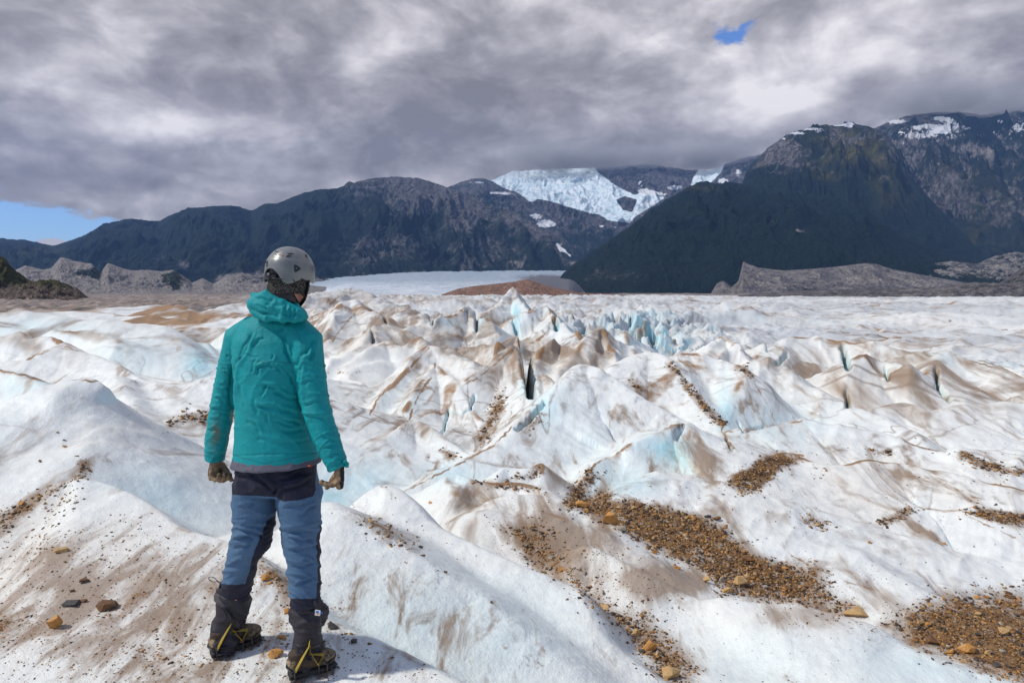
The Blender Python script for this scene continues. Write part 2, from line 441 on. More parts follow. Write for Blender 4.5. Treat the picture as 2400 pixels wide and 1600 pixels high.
# blocks of ice in front of the central ridge
R([(1075, 1165, 7.3), (1085, 1140, 7.5), (1110, 1130, 7.6), (1150, 1132, 7.6), (1215, 1132, 7.55), (1262, 1150, 7.4), (1290, 1168, 7.2)], 1.0, .5, .5, .08, .8, .02)
R([(1165, 1115, 8.0), (1182, 1096, 8.2), (1210, 1098, 8.2), (1250, 1096, 8.2), (1268, 1086, 8.3), (1270, 1110, 8.1)], .9, .8, .8, .04, .6, .02)
R([(1165, 1180, 6.9), (1185, 1165, 7.0), (1230, 1160, 7.05), (1300, 1170, 6.95), (1360, 1188, 6.9), (1440, 1240, 6.6)], .35, .6, .6, .1, .1, .02)
R([(1100, 1215, 6.5), (1130, 1198, 6.6), (1200, 1205, 6.6), (1260, 1195, 6.7), (1330, 1225, 6.5), (1390, 1250, 6.4)], .25, .5, .4, .12, .3, .02)
R([(1060, 1195, 7.1), (1068, 1150, 7.4), (1050, 1120, 7.7), (1075, 1110, 7.8), (1100, 1120, 7.7)], .7, .7, .8, .05, .2, .0)

GCX = None


def base_level(r, az):
    """mean level of the ice away from the crests, r = distance, az = x / y"""
    xs = np.log(np.array([.5, 2.5, 3.6, 5, 8, 12, 20, 30, 60, 150, 400, 700]))
    ys = np.array([-.25, -.3, -.8, -1.05, -1.55, -1.6, -1.5, -1.6, -2.0, -1.9, -2.1, -5])
    return np.interp(np.log(np.maximum(r, .3)), xs, ys)


def catmull(pts, k=3):
    p = np.vstack([2 * pts[0] - pts[1], pts, 2 * pts[-1] - pts[-2]])
    out = []
    for i in range(1, len(p) - 2):
        for j in range(k):
            t = j / k
            a, b, c, d = p[i - 1], p[i], p[i + 1], p[i + 2]
            out.append(.5 * ((2 * b) + (c - a) * t + (2 * a - 5 * b + 4 * c - d) * t * t + (3 * b - a - 3 * c + d) * t ** 3))
    out.append(pts[-1])
    return np.array(out)


def ridge_eval(pts, px, py):
    """nearest point on a crest: squared distance, signed side, crest height, arc length"""
    n = len(pts) - 1
    seg = pts[1:, :2] - pts[:-1, :2]
    L = np.hypot(seg[:, 0], seg[:, 1]) + 1e-6
    T = seg / L[:, None]
    best = np.full(px.shape, 1e18); cr = np.zeros_like(best); zc = np.zeros_like(best); ss = np.zeros_like(best)
    acc = 0.
    ws = np.zeros_like(best); zs = np.zeros_like(best)
    for i in range(n):
        ax, ay, azz = pts[i]; dx, dy = seg[i]
        qx = px - ax; qy = py - ay
        t = np.clip((qx * dx + qy * dy) / (L[i] ** 2), 0, 1)
        qx -= t * dx; qy -= t * dy
        d2 = qx * qx + qy * qy
        wgt = L[i] / (d2 + 1e-4 * L[i] ** 2 + 1e-6) ** 3
        ws += wgt; zs += wgt * (azz + t * (pts[i + 1][2] - azz))
        k = np.nonzero(d2 < best)[0]
        tk = t[k]
        # joint regions use the averaged direction, so that the side never flickers
        Tp = T[max(i - 1, 0)] + T[i]; Tn = T[min(i + 1, n - 1)] + T[i]
        tx = np.where(tk <= 0, Tp[0], np.where(tk >= 1, Tn[0], T[i][0]))
        ty = np.where(tk <= 0, Tp[1], np.where(tk >= 1, Tn[1], T[i][1]))
        nn = np.hypot(tx, ty) + 1e-6
        best[k] = d2[k]
        cr[k] = (tx * qy[k] - ty * qx[k]) / nn
        zc[k] = azz + tk * (pts[i + 1][2] - azz)
        ss[k] = acc + tk * L[i]
        acc += L[i]
    return best, cr, zs / ws, ss


def ridge_z(rid, wx, wy, X, Y, full=True):
    (pts, sf, sb, H, rr, dt, fl, w) = rid
    D = pts[:, 1].mean()
    best, cr, zc, ss = ridge_eval(pts, wx, wy)
    d = np.sqrt(best)
    side = cr / np.maximum(d, 1e-5)              # +1 behind the crest, -1 on the viewer's side
    fade = sstep(-1, 1, side * 2.0)
    sl = sf + (sb - sf) * fade
    dd = np.sqrt(best + rr * rr) - rr
    base = base_level(np.hypot(X, Y), None)
    H_ = np.maximum(H, zc - base + .35)
    if D < 4: H_ = H
    ext = 2.6 + D * .55
    z = zc - H_ * (1 - np.exp(-sl * dd / H_)) - .06 * dd - 2.5 * sstep(.7 * ext, ext, d)
    return z, d, cr, ss, D


RID2 = []


def glacier_height(X, Y, grid=True):
    r = np.hypot(X, Y)
    az = X / np.maximum(Y, .05)
    # gentle warping of the plane so that crest lines wander
    wa = r * .010
    wx = X + wa * perlin2(X / (r * .08 + .6), Y / (r * .08 + .6), 5)
    wy = Y + wa * perlin2(X / (r * .08 + .6) + 31.3, Y / (r * .08 + .6), 6)
    amp = sstep(9, 24, r)
    Z = base_level(r, az)
    Z = Z + .07 * fbm(X / 1.3, Y / 1.3, 2, 3) * sstep(3, 6, r)
    # procedural seracs and swells farther out
    a = math.radians(35)
    rx = X * math.cos(a) - Y * math.sin(a); ry = X * math.sin(a) + Y * math.cos(a)
    right = sstep(.05, .45, az) * sstep(14, 30, r)
    rough = 1 - .62 * right
    dwx = fbm(X / 9, Y / 9, 2, 71) * 3; dwy = fbm(X / 9, Y / 9, 2, 72) * 3
    n6 = ridged((rx + dwx) / 3.8, (ry + dwy) / 15, 4, 11, .5) - .42
    n15 = ridged((rx + dwx) / 9.0, (ry + dwy) / 30, 3, 12) - .4
    n40 = ridged(X / 34 + .3, Y / 42, 4, 13, .55) - .4
    far = 1 - .6 * sstep(120, 500, r)
    nearw = sstep(4.5, 8, r)
    Z = Z + amp * rough * (.80 * n6 + 1.9 * n15 * sstep(9, 26, r)) + 3.0 * n40 * sstep(35, 90, r) * far * (1 - .45 * right)
    # tilted fins and ledges
    fin_gate = sstep(9, 16, r) * (1 - sstep(70, 140, r)) * (1 - sstep(.18, .38, az)) * sstep(-.42, -.30, az)
    fw = fbm(X / 2.2, Y / 2.2, 2, 91) * .5
    fins = ridged((rx + dwx * .4) / 1.9 + fw, (ry + dwy * .4) / 10. + fw, 2, 92, .6) - .35
    asym = (((rx + dwx * .5) / 2.1 + fw * .6) % 1.0)
    asym = np.where(asym < .8, asym / .8, (1 - asym) / .2)
    finz = fin_gate * .27 * (1 + .012 * r) * (.75 * fins + .55 * (asym - .5) * sstep(-.3, .3, perlin2(X / 5, Y / 5, 93)))
    led = sstep(.16, .34, az) * sstep(12, 20, r) * (1 - sstep(150, 300, r))
    lw = fbm(X / 6, Y / 3, 3, 94)
    yl = (Y + .35 * X + 2.2 * lw) / (1.6 + .05 * r)
    saw = yl % 1.0
    sawc = np.where(saw < .86, saw / .86, (1 - saw) / .14)
    ledz = led * (.10 + .006 * r) * (sawc ** 1.5 - .45) * (.4 + .6 * sstep(-.2, .3, perlin2(X / 8, Y / 8, 95)))
    ledd = led * np.exp(-((saw - .88) / .05) ** 2) * np.clip(.35 + 1.5 * perlin2(X / 4, Y / 3, 96), 0, 1)
    # terraced broken blocks in the blue icefall, middle distance
    jag = np.exp(-((az - .17) / .13) ** 2) * sstep(19, 28, r) * (1 - sstep(60, 110, r))
    c1 = perlin2(rx / 1.1, ry / 3.0, 21); c2 = perlin2(rx / 2.6 + 4, ry / 2.2, 22)
    blocks = np.abs(c1) * 1.3 + np.floor(c2 * 3.2 + .5 * c1) * .34
    Z = Z + jag * blocks * .9
    dirt = sstep(.30, .52, n6) * .6 * sstep(9, 18, r) * np.clip(.5 + 1.2 * perlin2(X / 7, Y / 7, 34), 0, 1)
    if not RID2:
        for (pts, sf, sb, H, rr, dt, fl, w) in RIDGES:
            RID2.append((catmull(pts, 3), sf, sb, H, rr, dt, fl, w))
    for ri, rid in enumerate(RID2):
        pts = rid[0]; D = pts[:, 1].mean()
        (_, sf, sb, H, rr, dt, fl, w) = rid
        ext = 2.6 + D * .55
        m = (X > pts[:, 0].min() - ext) & (X < pts[:, 0].max() + ext) & (Y > pts[:, 1].min() - ext) & (Y < pts[:, 1].max() + ext)
        if not m.any(): continue
        if grid:
            # coarse pass: where can this crest rise above what is there already?
            c = 8
            cm = m[::c, ::c]
            cz = np.full(cm.shape, -99.)
            zz = ridge_z(rid, wx[::c, ::c][cm], wy[::c, ::c][cm], X[::c, ::c][cm], Y[::c, ::c][cm])[0]
            cz[cm] = zz - Z[::c, ::c][cm]
            ok = cz > -(.10 + .035 * D)
            o2 = ok.copy()
            o2[1:] |= ok[:-1]; o2[:-1] |= ok[1:]
            o3 = o2.copy(); o3[:, 1:] |= o2[:, :-1]; o3[:, :-1] |= o2[:, 1:]
            m &= np.repeat(np.repeat(o3, c, 0), c, 1)[:m.shape[0], :m.shape[1]]
            if not m.any(): continue
        px = wx[m]; py = wy[m]
        z, d, cr, ss, D = ridge_z(rid, px, py, X[m], Y[m])
        f2 = max(fl, .02) * (.25 if D < 6.8 else .7)
        wl = .05 * D
        wv = .3 * perlin2(px / wl, py / wl, 8)
        z = z + f2 * D * .10 * (perlin2(ss / wl + wv, d / (wl * 9), 9) + .45 * perlin2(ss / (wl * .33) + wv, d / (wl * 5), 10)) * sstep(0, .12 * D, d) * 1.4
        # crest dirt, broken along its length
        cd = np.exp(-(d / (.0045 * D + .012)) ** 2) * np.clip(.30 + 1.9 * perlin2(ss / (.09 * D) + 7 * D, 0 * ss, 33), 0, 1) * min(1.4, dt * 1.3 + .12)
        # dirt that has slid down from the crest in tongues
        tg = np.clip(perlin2(ss / (.045 * D) + 3 * D, d / (.3 * D), 35) * 2.2 - .5, 0, 1)
        cd = np.maximum(cd, tg * np.exp(-d / (.035 * D)) * min(1.2, dt) * .8)
        z0 = Z[m]
        k = .009 * D + .01
        h = np.clip(.5 + .5 * (z - z0) / k, 0, 1)
        Z[m] = z0 * (1 - h) + z * h + k * h * (1 - h)
        dirt[m] = dirt[m] * (1 - h) + cd * h
    Z = Z + finz * sstep(9.5, 17, r) + ledz
    dirt = np.maximum(dirt, ledd * .9 + fin_gate * sstep(.40, .52, fins) * .8 * np.clip(.3 + 1.6 * perlin2(X / 3, Y / 3, 97), 0, 1))
    # small scale relief
    fold = ridged((rx + .5 * dwx) / (.5 + .035 * r), (ry + .5 * dwy) / (1.4 + .09 * r), 3, 47) - .4
    Z = Z + nearw * .020 * r ** .8 * (.45 + .55 * sstep(9, 20, r)) * fold * (1 - .5 * sstep(30, 80, r)) * (.4 + .6 * sstep(-.2, .3, perlin2(X / (r * .2 + 1), Y / (r * .2 + 1), 48)))
    Z = Z + .0075 * r ** .6 * fbm(X / (.25 + .02 * r), Y / (.25 + .02 * r), 3, 41) * sstep(1, 8, r)
    Z = Z + .005 * fbm(X / .12, Y / .12, 2, 44) + .012 * fbm(X / .5, Y / .5, 2, 45)
    # the ice runs out on the far left, where a bare plain begins
    edge = sstep(-.30, -.42, az + .02 * perlin2(r / 20, az * 4, 51)) * sstep(52, 75, r)
    Z = Z * (1 - edge) + (-3.4 + 1.2 * fbm(X / 20, Y / 20, 4, 52) + 2.2 * ridged(X / 26, Y / 14, 4, 53) * sstep(70, 120, r) - .002 * r) * edge
    return Z, dirt, edge, jag


def in_poly(u, v, poly, soft):
    """signed distance style mask: 1 inside, fading over soft px outside"""
    poly = np.asarray(poly, float)
    inside = np.zeros(u.shape, bool); dist = np.full(u.shape, 1e9)
    n = len(poly)
    for i in range(n):
        x0, y0 = poly[i]; x1, y1 = poly[(i + 1) % n]
        c = ((y0 > v) != (y1 > v)) & (u < (x1 - x0) * (v - y0) / ((y1 - y0) if y1 != y0 else 1e-9) + x0)
        inside ^= c
        t = np.clip(((u - x0) * (x1 - x0) + (v - y0) * (y1 - y0)) / ((x1 - x0) ** 2 + (y1 - y0) ** 2 + 1e-9), 0, 1)
        dist = np.minimum(dist, np.hypot(u - x0 - t * (x1 - x0), v - y0 - t * (y1 - y0)))
    s = np.where(inside, dist, -dist)
    return np.clip(.5 + s / soft, 0, 1)


def in_line(u, v, pts, w):
    d = np.full(u.shape, 1e9)
    pts = np.asarray(pts, float)
    for i in range(len(pts) - 1):
        x0, y0 = pts[i]; x1, y1 = pts[i + 1]
        t = np.clip(((u - x0) * (x1 - x0) + (v - y0) * (y1 - y0)) / ((x1 - x0) ** 2 + (y1 - y0) ** 2 + 1e-9), 0, 1)
        d = np.minimum(d, np.hypot(u - x0 - t * (x1 - x0), v - y0 - t * (y1 - y0)))
    return np.exp(-(d / w) ** 2)


# where gravel and mud lie on the ice: outlines, depth range, softness, strength, kind
GRAVEL = [
    ([(1352, 1190), (1400, 1178), (1500, 1175), (1545, 1190), (1640, 1212), (1700, 1238), (1728, 1275), (1760, 1300), (1850, 1325), (1890, 1370), (1900, 1412), (1830, 1408), (1760, 1402), (1690, 1390), (1640, 1335),
      (1560, 1300), (1500, 1270), (1440, 1235), (1400, 1215)], 5.2, 7.7, 16, 1.0),
    ([(1860, 1325), (1920, 1330), (1960, 1400), (2020, 1430), (1960, 1440), (1900, 1420), (1870, 1380)], 5.2, 7.2, 30, .7),
    ([(2180, 1405), (2280, 1390), (2420, 1380), (2520, 1600), (2400, 1605), (2290, 1570), (2160, 1515), (2060, 1465), (2100, 1440)], 4.6, 7, 30, .9),
    ([(1190, 1235), (1260, 1225), (1290, 1260), (1350, 1330), (1400, 1400), (1500, 1440), (1570, 1500), (1640, 1570), (1600, 1620), (1540, 1590), (1470, 1500), (1400, 1420), (1330, 1370), (1230, 1310)], 4.3, 7, 26, .85),
    ([(1316, 1180), (1345, 1135), (1385, 1095), (1400, 1115), (1370, 1165), (1430, 1150), (1430, 1190), (1340, 1200)], 6.8, 9.3, 12, .9),
    ([(1698, 1135), (1740, 1098), (1780, 1072), (1835, 1060), (1872, 1075), (1830, 1100), (1780, 1150), (1740, 1160)], 7.5, 10.5, 10, .95),
    ([(2055, 1222), (2100, 1205), (2128, 1182), (2150, 1196), (2100, 1222), (2075, 1232)], 7, 9.5, 8, .9),
    ([(2250, 1195), (2290, 1190), (2420, 1205), (2420, 1235), (2330, 1222), (2270, 1208)], 7, 9.5, 8, .9),
    ([(1875, 1210), (1915, 1208), (1950, 1222), (1925, 1240), (1880, 1235)], 6.5, 8.5, 16, .6),
    ([(1565, 850), (1580, 858), (1640, 925), (1665, 955), (1700, 990), (1692, 1000), (1655, 970), (1620, 925), (1585, 875)], 10, 15, 8, .95),
    ([(1730, 858), (1745, 858), (1765, 880), (1755, 885)], 11, 16, 6, .9),
    ([(1170, 922), (1185, 922), (1175, 960), (1160, 985), (1145, 1030), (1125, 1040), (1120, 1020), (1140, 985), (1150, 950)], 11, 15.5, 12, .9),
    ([(1000, 860), (1008, 862), (990, 900), (960, 935), (925, 950), (920, 945), (960, 910)], 11.5, 16.5, 12, .75),
    ([(970, 845), (985, 840), (975, 865), (955, 870)], 12, 18, 10, .7),
    ([(1030, 1052), (1060, 1058), (1075, 1070), (1050, 1072)], 8.5, 11, 9, .8),
    ([(1005, 1075), (1022, 1080), (1022, 1085)], 8.5, 11, 6, .6),
    ([(1260, 1165 - 75), (1240, 1110), (1190, 1120), (1215, 1128), (1262, 1120)], 7, 9, 10, .6),
    ([(1110, 1130), (1200, 1125), (1265, 1150), (1290, 1168), (1240, 1150), (1150, 1140)], 6.8, 8, 10, .6),
    ([(1395, 760), (1412, 772), (1410, 830), (1395, 855), (1385, 850), (1398, 800)], 15, 26, 8, .9),
    ([(1255, 790), (1275, 800), (1260, 830), (1248, 810)], 16, 24, 8, .7),
    ([(1470, 890), (1490, 893), (1505, 910), (1490, 912)], 10, 13, 9, .8),
    ([(1262, 975), (1275, 985), (1240, 1010), (1235, 1000)], 9, 12, 18, .45),
    ([(118, 770), (165, 768), (235, 782), (283, 797), (270, 802), (200, 792), (150, 780)], 12.5, 15.5, 10, .9),
    ([(10, 785), (45, 778), (60, 790), (95, 790), (105, 830), (70, 835), (40, 805), (0, 800)], 11.5, 14, 16, .7),
    ([(392, 1000), (405, 978), (435, 967), (490, 967), (560, 962), (560, 980), (480, 990), (430, 985), (405, 1000)], 8, 9.8, 10, .85),
    ([(-40, 1270), (0, 1200), (60, 1175), (110, 1150), (165, 1125), (200, 1090), (215, 1110), (180, 1122), (110, 1165), (50, 1215), (0, 1260)], 4.3, 6.2, 18, .8),
    ([(-60, 1440), (0, 1420), (70, 1440), (100, 1455), (50, 1480), (20, 1510), (-20, 1540), (-80, 1540)], 2.7, 4.3, 34, .75),
    ([(120, 1165), (180, 1150), (190, 1170), (150, 1200), (120, 1250), (110, 1300), (60, 1310), (70, 1280), (110, 1220)], 3.3, 5.2, 40, .5),
    ([(230, 1430), (290, 1385), (360, 1345), (380, 1355), (300, 1410), (240, 1445)], 2.8, 4, 30, .55),
    ([(840, 1215), (880, 1213), (960, 1260), (985, 1290), (940, 1285), (880, 1245)], 4, 6, 26, .7),
    ([(595, 1290), (625, 1320), (660, 1345), (690, 1400), (710, 1440), (680, 1440), (640, 1390), (600, 1335)], 3.2, 4.4, 26, .8),
    ([(760, 1460), (800, 1470), (900, 1530), (980, 1560), (1000, 1590), (900, 1580), (820, 1540), (770, 1510)], 2.6, 3.6, 60, .35),
    ([(280, 1500), (420, 1440), (520, 1600), (300, 1620)], 2.4, 3.8, 160, .38),
    ([(640, 1490), (700, 1480), (640, 1600), (560, 1600)], 2.4, 3.8, 80, .3),
    ([(1900, 1105), (1960, 1110), (1900, 1120)], 8, 10.5, 20, .4),
    ([(2250, 1060), (2290, 1075), (2350, 1110), (2320, 1108), (2270, 1080)], 8, 11, 10, .8),
    ([(2040, 1055), (2085, 1055), (2090, 1068), (2045, 1065)], 8, 11, 8, .8),
    ([(2250, 1075), (2420, 1100), (2420, 1115), (2330, 1105)], 7.5, 11, 12, .8),
    ([(2290, 860), (2330, 890), (2300, 950), (2250, 945)], 12, 20, 60, .35),
]
BROWNBAND = [(-100, 712), (440, 712), (470, 735), (640, 712), (640, 722), (520, 745), (430, 770), (330, 775), (200, 742), (60, 728), (-100, 748)]


# narrow crevasses: line, half width px, depth m, depth range
CRACKS = [
    ([(1117, 736), (1118, 768)], 4, .8, 25, 36), ([(1228, 790), (1233, 820), (1237, 860), (1246, 918)], 8, 1.4, 12.5, 23), ([(1205, 752), (1214, 780)], 4, .8, 18, 42),
    ([(872, 772), (875, 796)], 3, .5, 18, 26), ([(1051, 957), (1047, 985), (1038, 1013)], 2.5, .14, 9.5, 14), ([(1112, 925), (1104, 955), (1080, 968), (1053, 960)], 2.5, .12, 10, 15),
    ([(1278, 937), (1238, 985), (1214, 1003)], 4, .5, 9.5, 13), ([(1700, 1023), (1717, 1055)], 2, .15, 9, 13), ([(1975, 812), (1988, 857)], 5, .9, 15, 26), ([(1812, 785), (1803, 815)], 5, .9, 16, 28),
    ([(1840, 832), (1824, 850)], 4, .5, 15, 25), ([(2076, 868), (2083, 888)], 3, .4, 14, 22), ([(2194, 863), (2198, 905), (2226, 937)], 4, .5, 13, 22), ([(1984, 920), (1988, 948)], 4, .4, 12, 18),
    ([(1448, 712), (1442, 748)], 4, 1.4, 25, 90), ([(1366, 745), (1368, 776)], 4, 1.2, 22, 70), ([(1337, 728), (1334, 745)], 4, 1.2, 25, 90), ([(1520, 768), (1532, 798)], 5, 1.2, 20, 40), ([(1566, 750), (1575, 765)], 4, 1.0, 20, 50),
    ([(1590, 756), (1606, 770), (1626, 778)], 5, 1.3, 20, 45), ([(1480, 735), (1476, 760)], 3, 1.2, 22, 70), ([(1550, 790), (1562, 797)], 4, .7, 18, 36), ([(1405, 735), (1398, 760)], 3, 1.2, 25, 70),
    ([(900, 735), (905, 752)], 2.5, .7, 24, 40), ([(1010, 740), (1013, 756)], 2.5, .7, 26, 50), ([(1300, 748), (1304, 770)], 3, 1, 24, 50), ([(1640, 760), (1650, 775)], 3, .8, 20, 45),
    ([(1730, 990), (1742, 1010), (1790, 1000)], 2, .1, 9.5, 13),
]
# thin threads of silt
THREADS = [
    ([(865, 972), (888, 930), (950, 870), (1005, 817)], 2.2, 11, 18, .9), ([(1021, 852), (1008, 885), (985, 922), (968, 955), (955, 995)], 2.4, 11, 17, .9), ([(1080, 905), (1120, 885), (1165, 850)], 2.2, 12, 18, .8),
    ([(1080, 905), (1095, 930), (1112, 942)], 2, 11, 16, .8), ([(920, 1166), (973, 1138), (1069, 1090), (1158, 1043), (1200, 1000)], 2.6, 7.5, 11, .8), ([(765, 874), (830, 872), (890, 870)], 1.6, 10, 22, .6),
    ([(1600, 829), (1670, 833), (1728, 852), (1747, 872)], 3, 12, 17, .8), ([(1165, 848), (1200, 818), (1215, 850), (1242, 905)], 2.4, 12, 19, .9), ([(1880, 987), (1760, 1003), (1700, 1012)], 2.4, 9.5, 13, .6),
    ([(1395, 1085), (1440, 1067), (1476, 1040)], 2, 8, 10.5, .8), ([(1345, 1150), (1372, 1118), (1394, 1088)], 3, 7.5, 10, .9), ([(1540, 1010), (1580, 996), (1604, 995)], 1.8, 8.5, 11, .7), ([(1720, 1050), (1690, 1005), (1702, 990)], 2, 9, 13, .8),
    ([(1770, 900), (1800, 950), (1815, 985), (1808, 1000)], 1.5, 11, 16, .6), ([(0, 868), (60, 880), (106, 894)], 3, 7, 9.5, .9), ([(168, 888), (215, 893), (266, 893)], 2.5, 5.8, 9.5, .8), ([(64, 842), (140, 809), (169, 817)], 2.4, 9.5, 13, .7),
    ([(800, 757), (835, 740), (868, 728)], 2, 20, 40, .8), ([(770, 810), (800, 770), (830, 735)], 2.2, 18, 40, .8), ([(1060, 735), (1090, 722)], 2.2, 25, 36, .9), ([(750, 735), (790, 700), (806, 690)], 2, 30, 60, .8),
    ([(1230, 735), (1264, 713)], 2.5, 28, 40, .8), ([(1290, 725), (1290, 745)], 2.5, 25, 40, .8), ([(1555, 790), (1690, 790), (1740, 825), (1800, 862)], 1.8, 16, 24, .6), ([(2030, 735), (2100, 745), (2160, 756)], 2.2, 25, 70, .9),
    ([(1890, 720), (2000, 728), (2230, 752)], 1.6, 30, 80, .7), ([(2180, 800), (2260, 842), (2400, 880)], 1.8, 16, 30, .7), ([(2250, 830), (2330, 855), (2400, 870)], 1.8, 16, 30, .6),
    ([(2130, 1186), (2200, 1195), (2270, 1210), (2380, 1260)], 2.2, 7, 9.5, .5), ([(2110, 1115), (2180, 1120), (2300, 1170)], 2, 7.5, 10, .5), ([(1850, 1298), (1900, 1325), (1990, 1365), (2120, 1400)], 2.2, 5.2, 7.5, .45),
    ([(1770, 1085), (1835, 1062), (1880, 1068)], 2.6, 8, 11, .8), ([(770, 700), (760, 725), (755, 745)], 2, 30, 60, .7), ([(893, 1140), (915, 1150), (922, 1170)], 4, 5, 6.6, .6),
]


def build_glacier():
    # polar sheet around the viewpoint: cells grow with distance so near ice is as detailed as far ice
    nd, na = 1250, 1150
    t = np.linspace(-1, 1, na)
    th = np.where(np.abs(t) < .90, t * math.radians(42) / .90, np.sign(t) * (math.radians(42) + (np.abs(t) - .90) / .10 * math.radians(70)))
    # rows: 0.25 m .. 900 m
    s = np.linspace(0, 1, nd)
    r = np.exp(np.interp(s, [0, .03, .62, .86, 1], np.log([.25, 2.2, 16, 70, 900])))
    TH, RR = np.meshgrid(th, r)
    X = RR * np.sin(TH); Y = RR * np.cos(TH)
    Z, dirt, edge, jag = glacier_height(X, Y)
    V = np.stack([X, Y, Z], -1).reshape(-1, 3)
    u, v = proj(V.astype(float))
    yy = V[:, 1]; rr = RR.ravel()
    jx = 3.5 * perlin2(u / 13, v / 9, 301); jy = 2.5 * perlin2(u / 13 + 9, v / 9, 302)
    cut = np.zeros(len(V)); crk = np.zeros(len(V)); thr = np.zeros(len(V))
    for pl, w, dep, d0, d1 in CRACKS:
        pa = np.array(pl)
        m = (yy > d0) & (yy < d1) & (u > pa[:, 0].min() - 5 * w - 5) & (u < pa[:, 0].max() + 5 * w + 5) & (v > pa[:, 1].min() - 5 * w - 5) & (v < pa[:, 1].max() + 5 * w + 5)
        if not m.any(): continue
        g = in_line(u[m] + jx[m], v[m] + jy[m], pl, w)
        cut[m] = np.maximum(cut[m], dep * g); crk[m] = np.maximum(crk[m], g ** .5 * min(1, dep * 3))
    for pl, w, d0, d1, a in THREADS:
        pa = np.array(pl)
        m = (yy > d0) & (yy < d1) & (u > pa[:, 0].min() - 5 * w - 5) & (u < pa[:, 0].max() + 5 * w + 5) & (v > pa[:, 1].min() - 5 * w - 5) & (v < pa[:, 1].max() + 5 * w + 5)
        if not m.any(): continue
        g = in_line(u[m] + jx[m], v[m] + jy[m], pl, w)
        thr[m] = np.maximum(thr[m], a * g * np.clip(.75 + .8 * perlin2(u[m] / 30, v[m] / 20, 303), 0, 1))
    V[:, 2] -= cut
    Z = V[:, 2].reshape(Z.shape)
    grav = np.zeros(len(V))
    uj = u + 7 * perlin2(V[:, 0] * 6, V[:, 1] * 6, 61) + 10 * perlin2(V[:, 0] * 2, V[:, 1] * 2, 63)
    vj = v + 4 * perlin2(V[:, 0] * 6 + 9, V[:, 1] * 6, 62) + 5 * perlin2(V[:, 0] * 2 + 9, V[:, 1] * 2, 64)
    for poly, d0, d1, soft, st in GRAVEL:
        pa = np.array(poly)
        m = (yy > d0) & (yy < d1) & (u > pa[:, 0].min() - 60) & (u < pa[:, 0].max() + 60) & (v > pa[:, 1].min() - 60) & (v < pa[:, 1].max() + 60)
        if m.any():
            grav[m] = np.maximum(grav[m], st * in_poly(uj[m], vj[m], pa, soft * 2.2))
    m = yy > 18
    band = np.zeros(len(V)); band[m] = in_poly(u[m], v[m], BROWNBAND, 22)
    nb = perlin2(V[:, 0] / 9, V[:, 1] / 22, 81) * .5 + perlin2(V[:, 0] / 3, V[:, 1] / 14, 82) * .45 + .35
    nb = nb + .55 * perlin2(V[:, 0] / 1.3, V[:, 1] / 7, 83) - .12
    crest = np.maximum(dirt.ravel(), thr * 1.25) + band * np.clip(nb + .08, 0, 1) * 1.9
    # fresh (blue) ice shows on steep, newly broken faces
    dz_r = np.gradient(Z, axis=0) / np.gradient(RR, axis=0)
    dz_t = np.gradient(Z, axis=1) / (np.gradient(TH, axis=1) * RR)
    steep = np.hypot(dz_r, dz_t)
    fr = sstep(.9, 2.2, steep).ravel() * .45 + jag.ravel() * sstep(.7, 1.8, steep).ravel() * .9
    for (cu, cv, ru, rv, d0, d1, a) in BLUE:  # besides blue ice, some entries paint the bluish shade of turned-away faces
        k = (yy > d0) & (yy < d1)
        g = np.exp(-((u - cu) / ru) ** 2 - ((v - cv) / rv) ** 2) * k
        fr = np.maximum(fr, g * a)
    fr = np.maximum(fr, crk * .95)
    fr = fr * (1 - np.clip(grav, 0, 1))
    # tan staining of whole areas
    st = np.zeros(len(V))
    for (cu, cv, ru, rv, d0, d1, a) in STAIN:
        k = (yy > d0) & (yy < d1)
        st += np.exp(-((u - cu) / ru) ** 2 - ((v - cv) / rv) ** 2) * k * a * (1.0 if d1 < 8 else .62)
    o = mesh_np("glacier_ice", V, grid_faces(nd, na), None, True,
                dict(crest=np.clip(crest, 0, 2), gravel=grav, fresh_and_shade=np.clip(fr, 0, 1), moraine=edge.ravel(), stain=np.clip(st, 0, 1), dist=rr))
    tag(o, kind='structure')
    return o


# blue ice patches, some of them bluish shade put into the colour, and tan patches: centre, radii, depth range, strength
BLUE = [
    (470, 850, 45, 45, 13, 17, .8), (840, 1130, 120, 55, 7, 10, .55), (780, 1170, 60, 40, 7, 10, .7), (1060, 1110, 80, 30, 7, 10, .4), (1560, 1050, 60, 40, 8.5, 10.5, .75), (1590, 1060, 40, 40, 8.3, 11.5, .9),
    (1700, 960, 26, 60, 10, 14, .7), (1235, 850, 16, 90, 13, 21, .95), (1440, 1130, 100, 40, 7.5, 9.5, .45), (1380, 1060, 110, 90, 8, 12, .14), (1280, 960, 40, 60, 10, 13, .4), (60, 910, 80, 40, 7, 9, .5), (1130, 735, 14, 40, 25, 33, .7),
    (1210, 745, 12, 40, 28, 42, .9), (1030, 755, 60, 10, 22, 30, .6), (860, 1180, 60, 30, 6, 8.5, .6), (2340, 830, 200, 30, 14, 30, .4), (1560, 730, 200, 40, 22, 90, .5), (1500, 760, 120, 35, 20, 60, .5),
    (380, 1180, 170, 90, 4.9, 6.3, .30), (100, 770, 160, 30, 14, 17, .25), (300, 840, 90, 50, 13, 17, .25),
    (950, 930, 60, 40, 12, 18, .2), (1800, 1000, 140, 60, 10, 15.5, .3), (1500, 730, 120, 30, 25, 80, .5), (1000, 1480, 300, 130, 3, 5, .30), (2200, 1560, 200, 60, 3.8, 5, .25), (1760, 1560, 160, 90, 3.6, 5, .15),
]
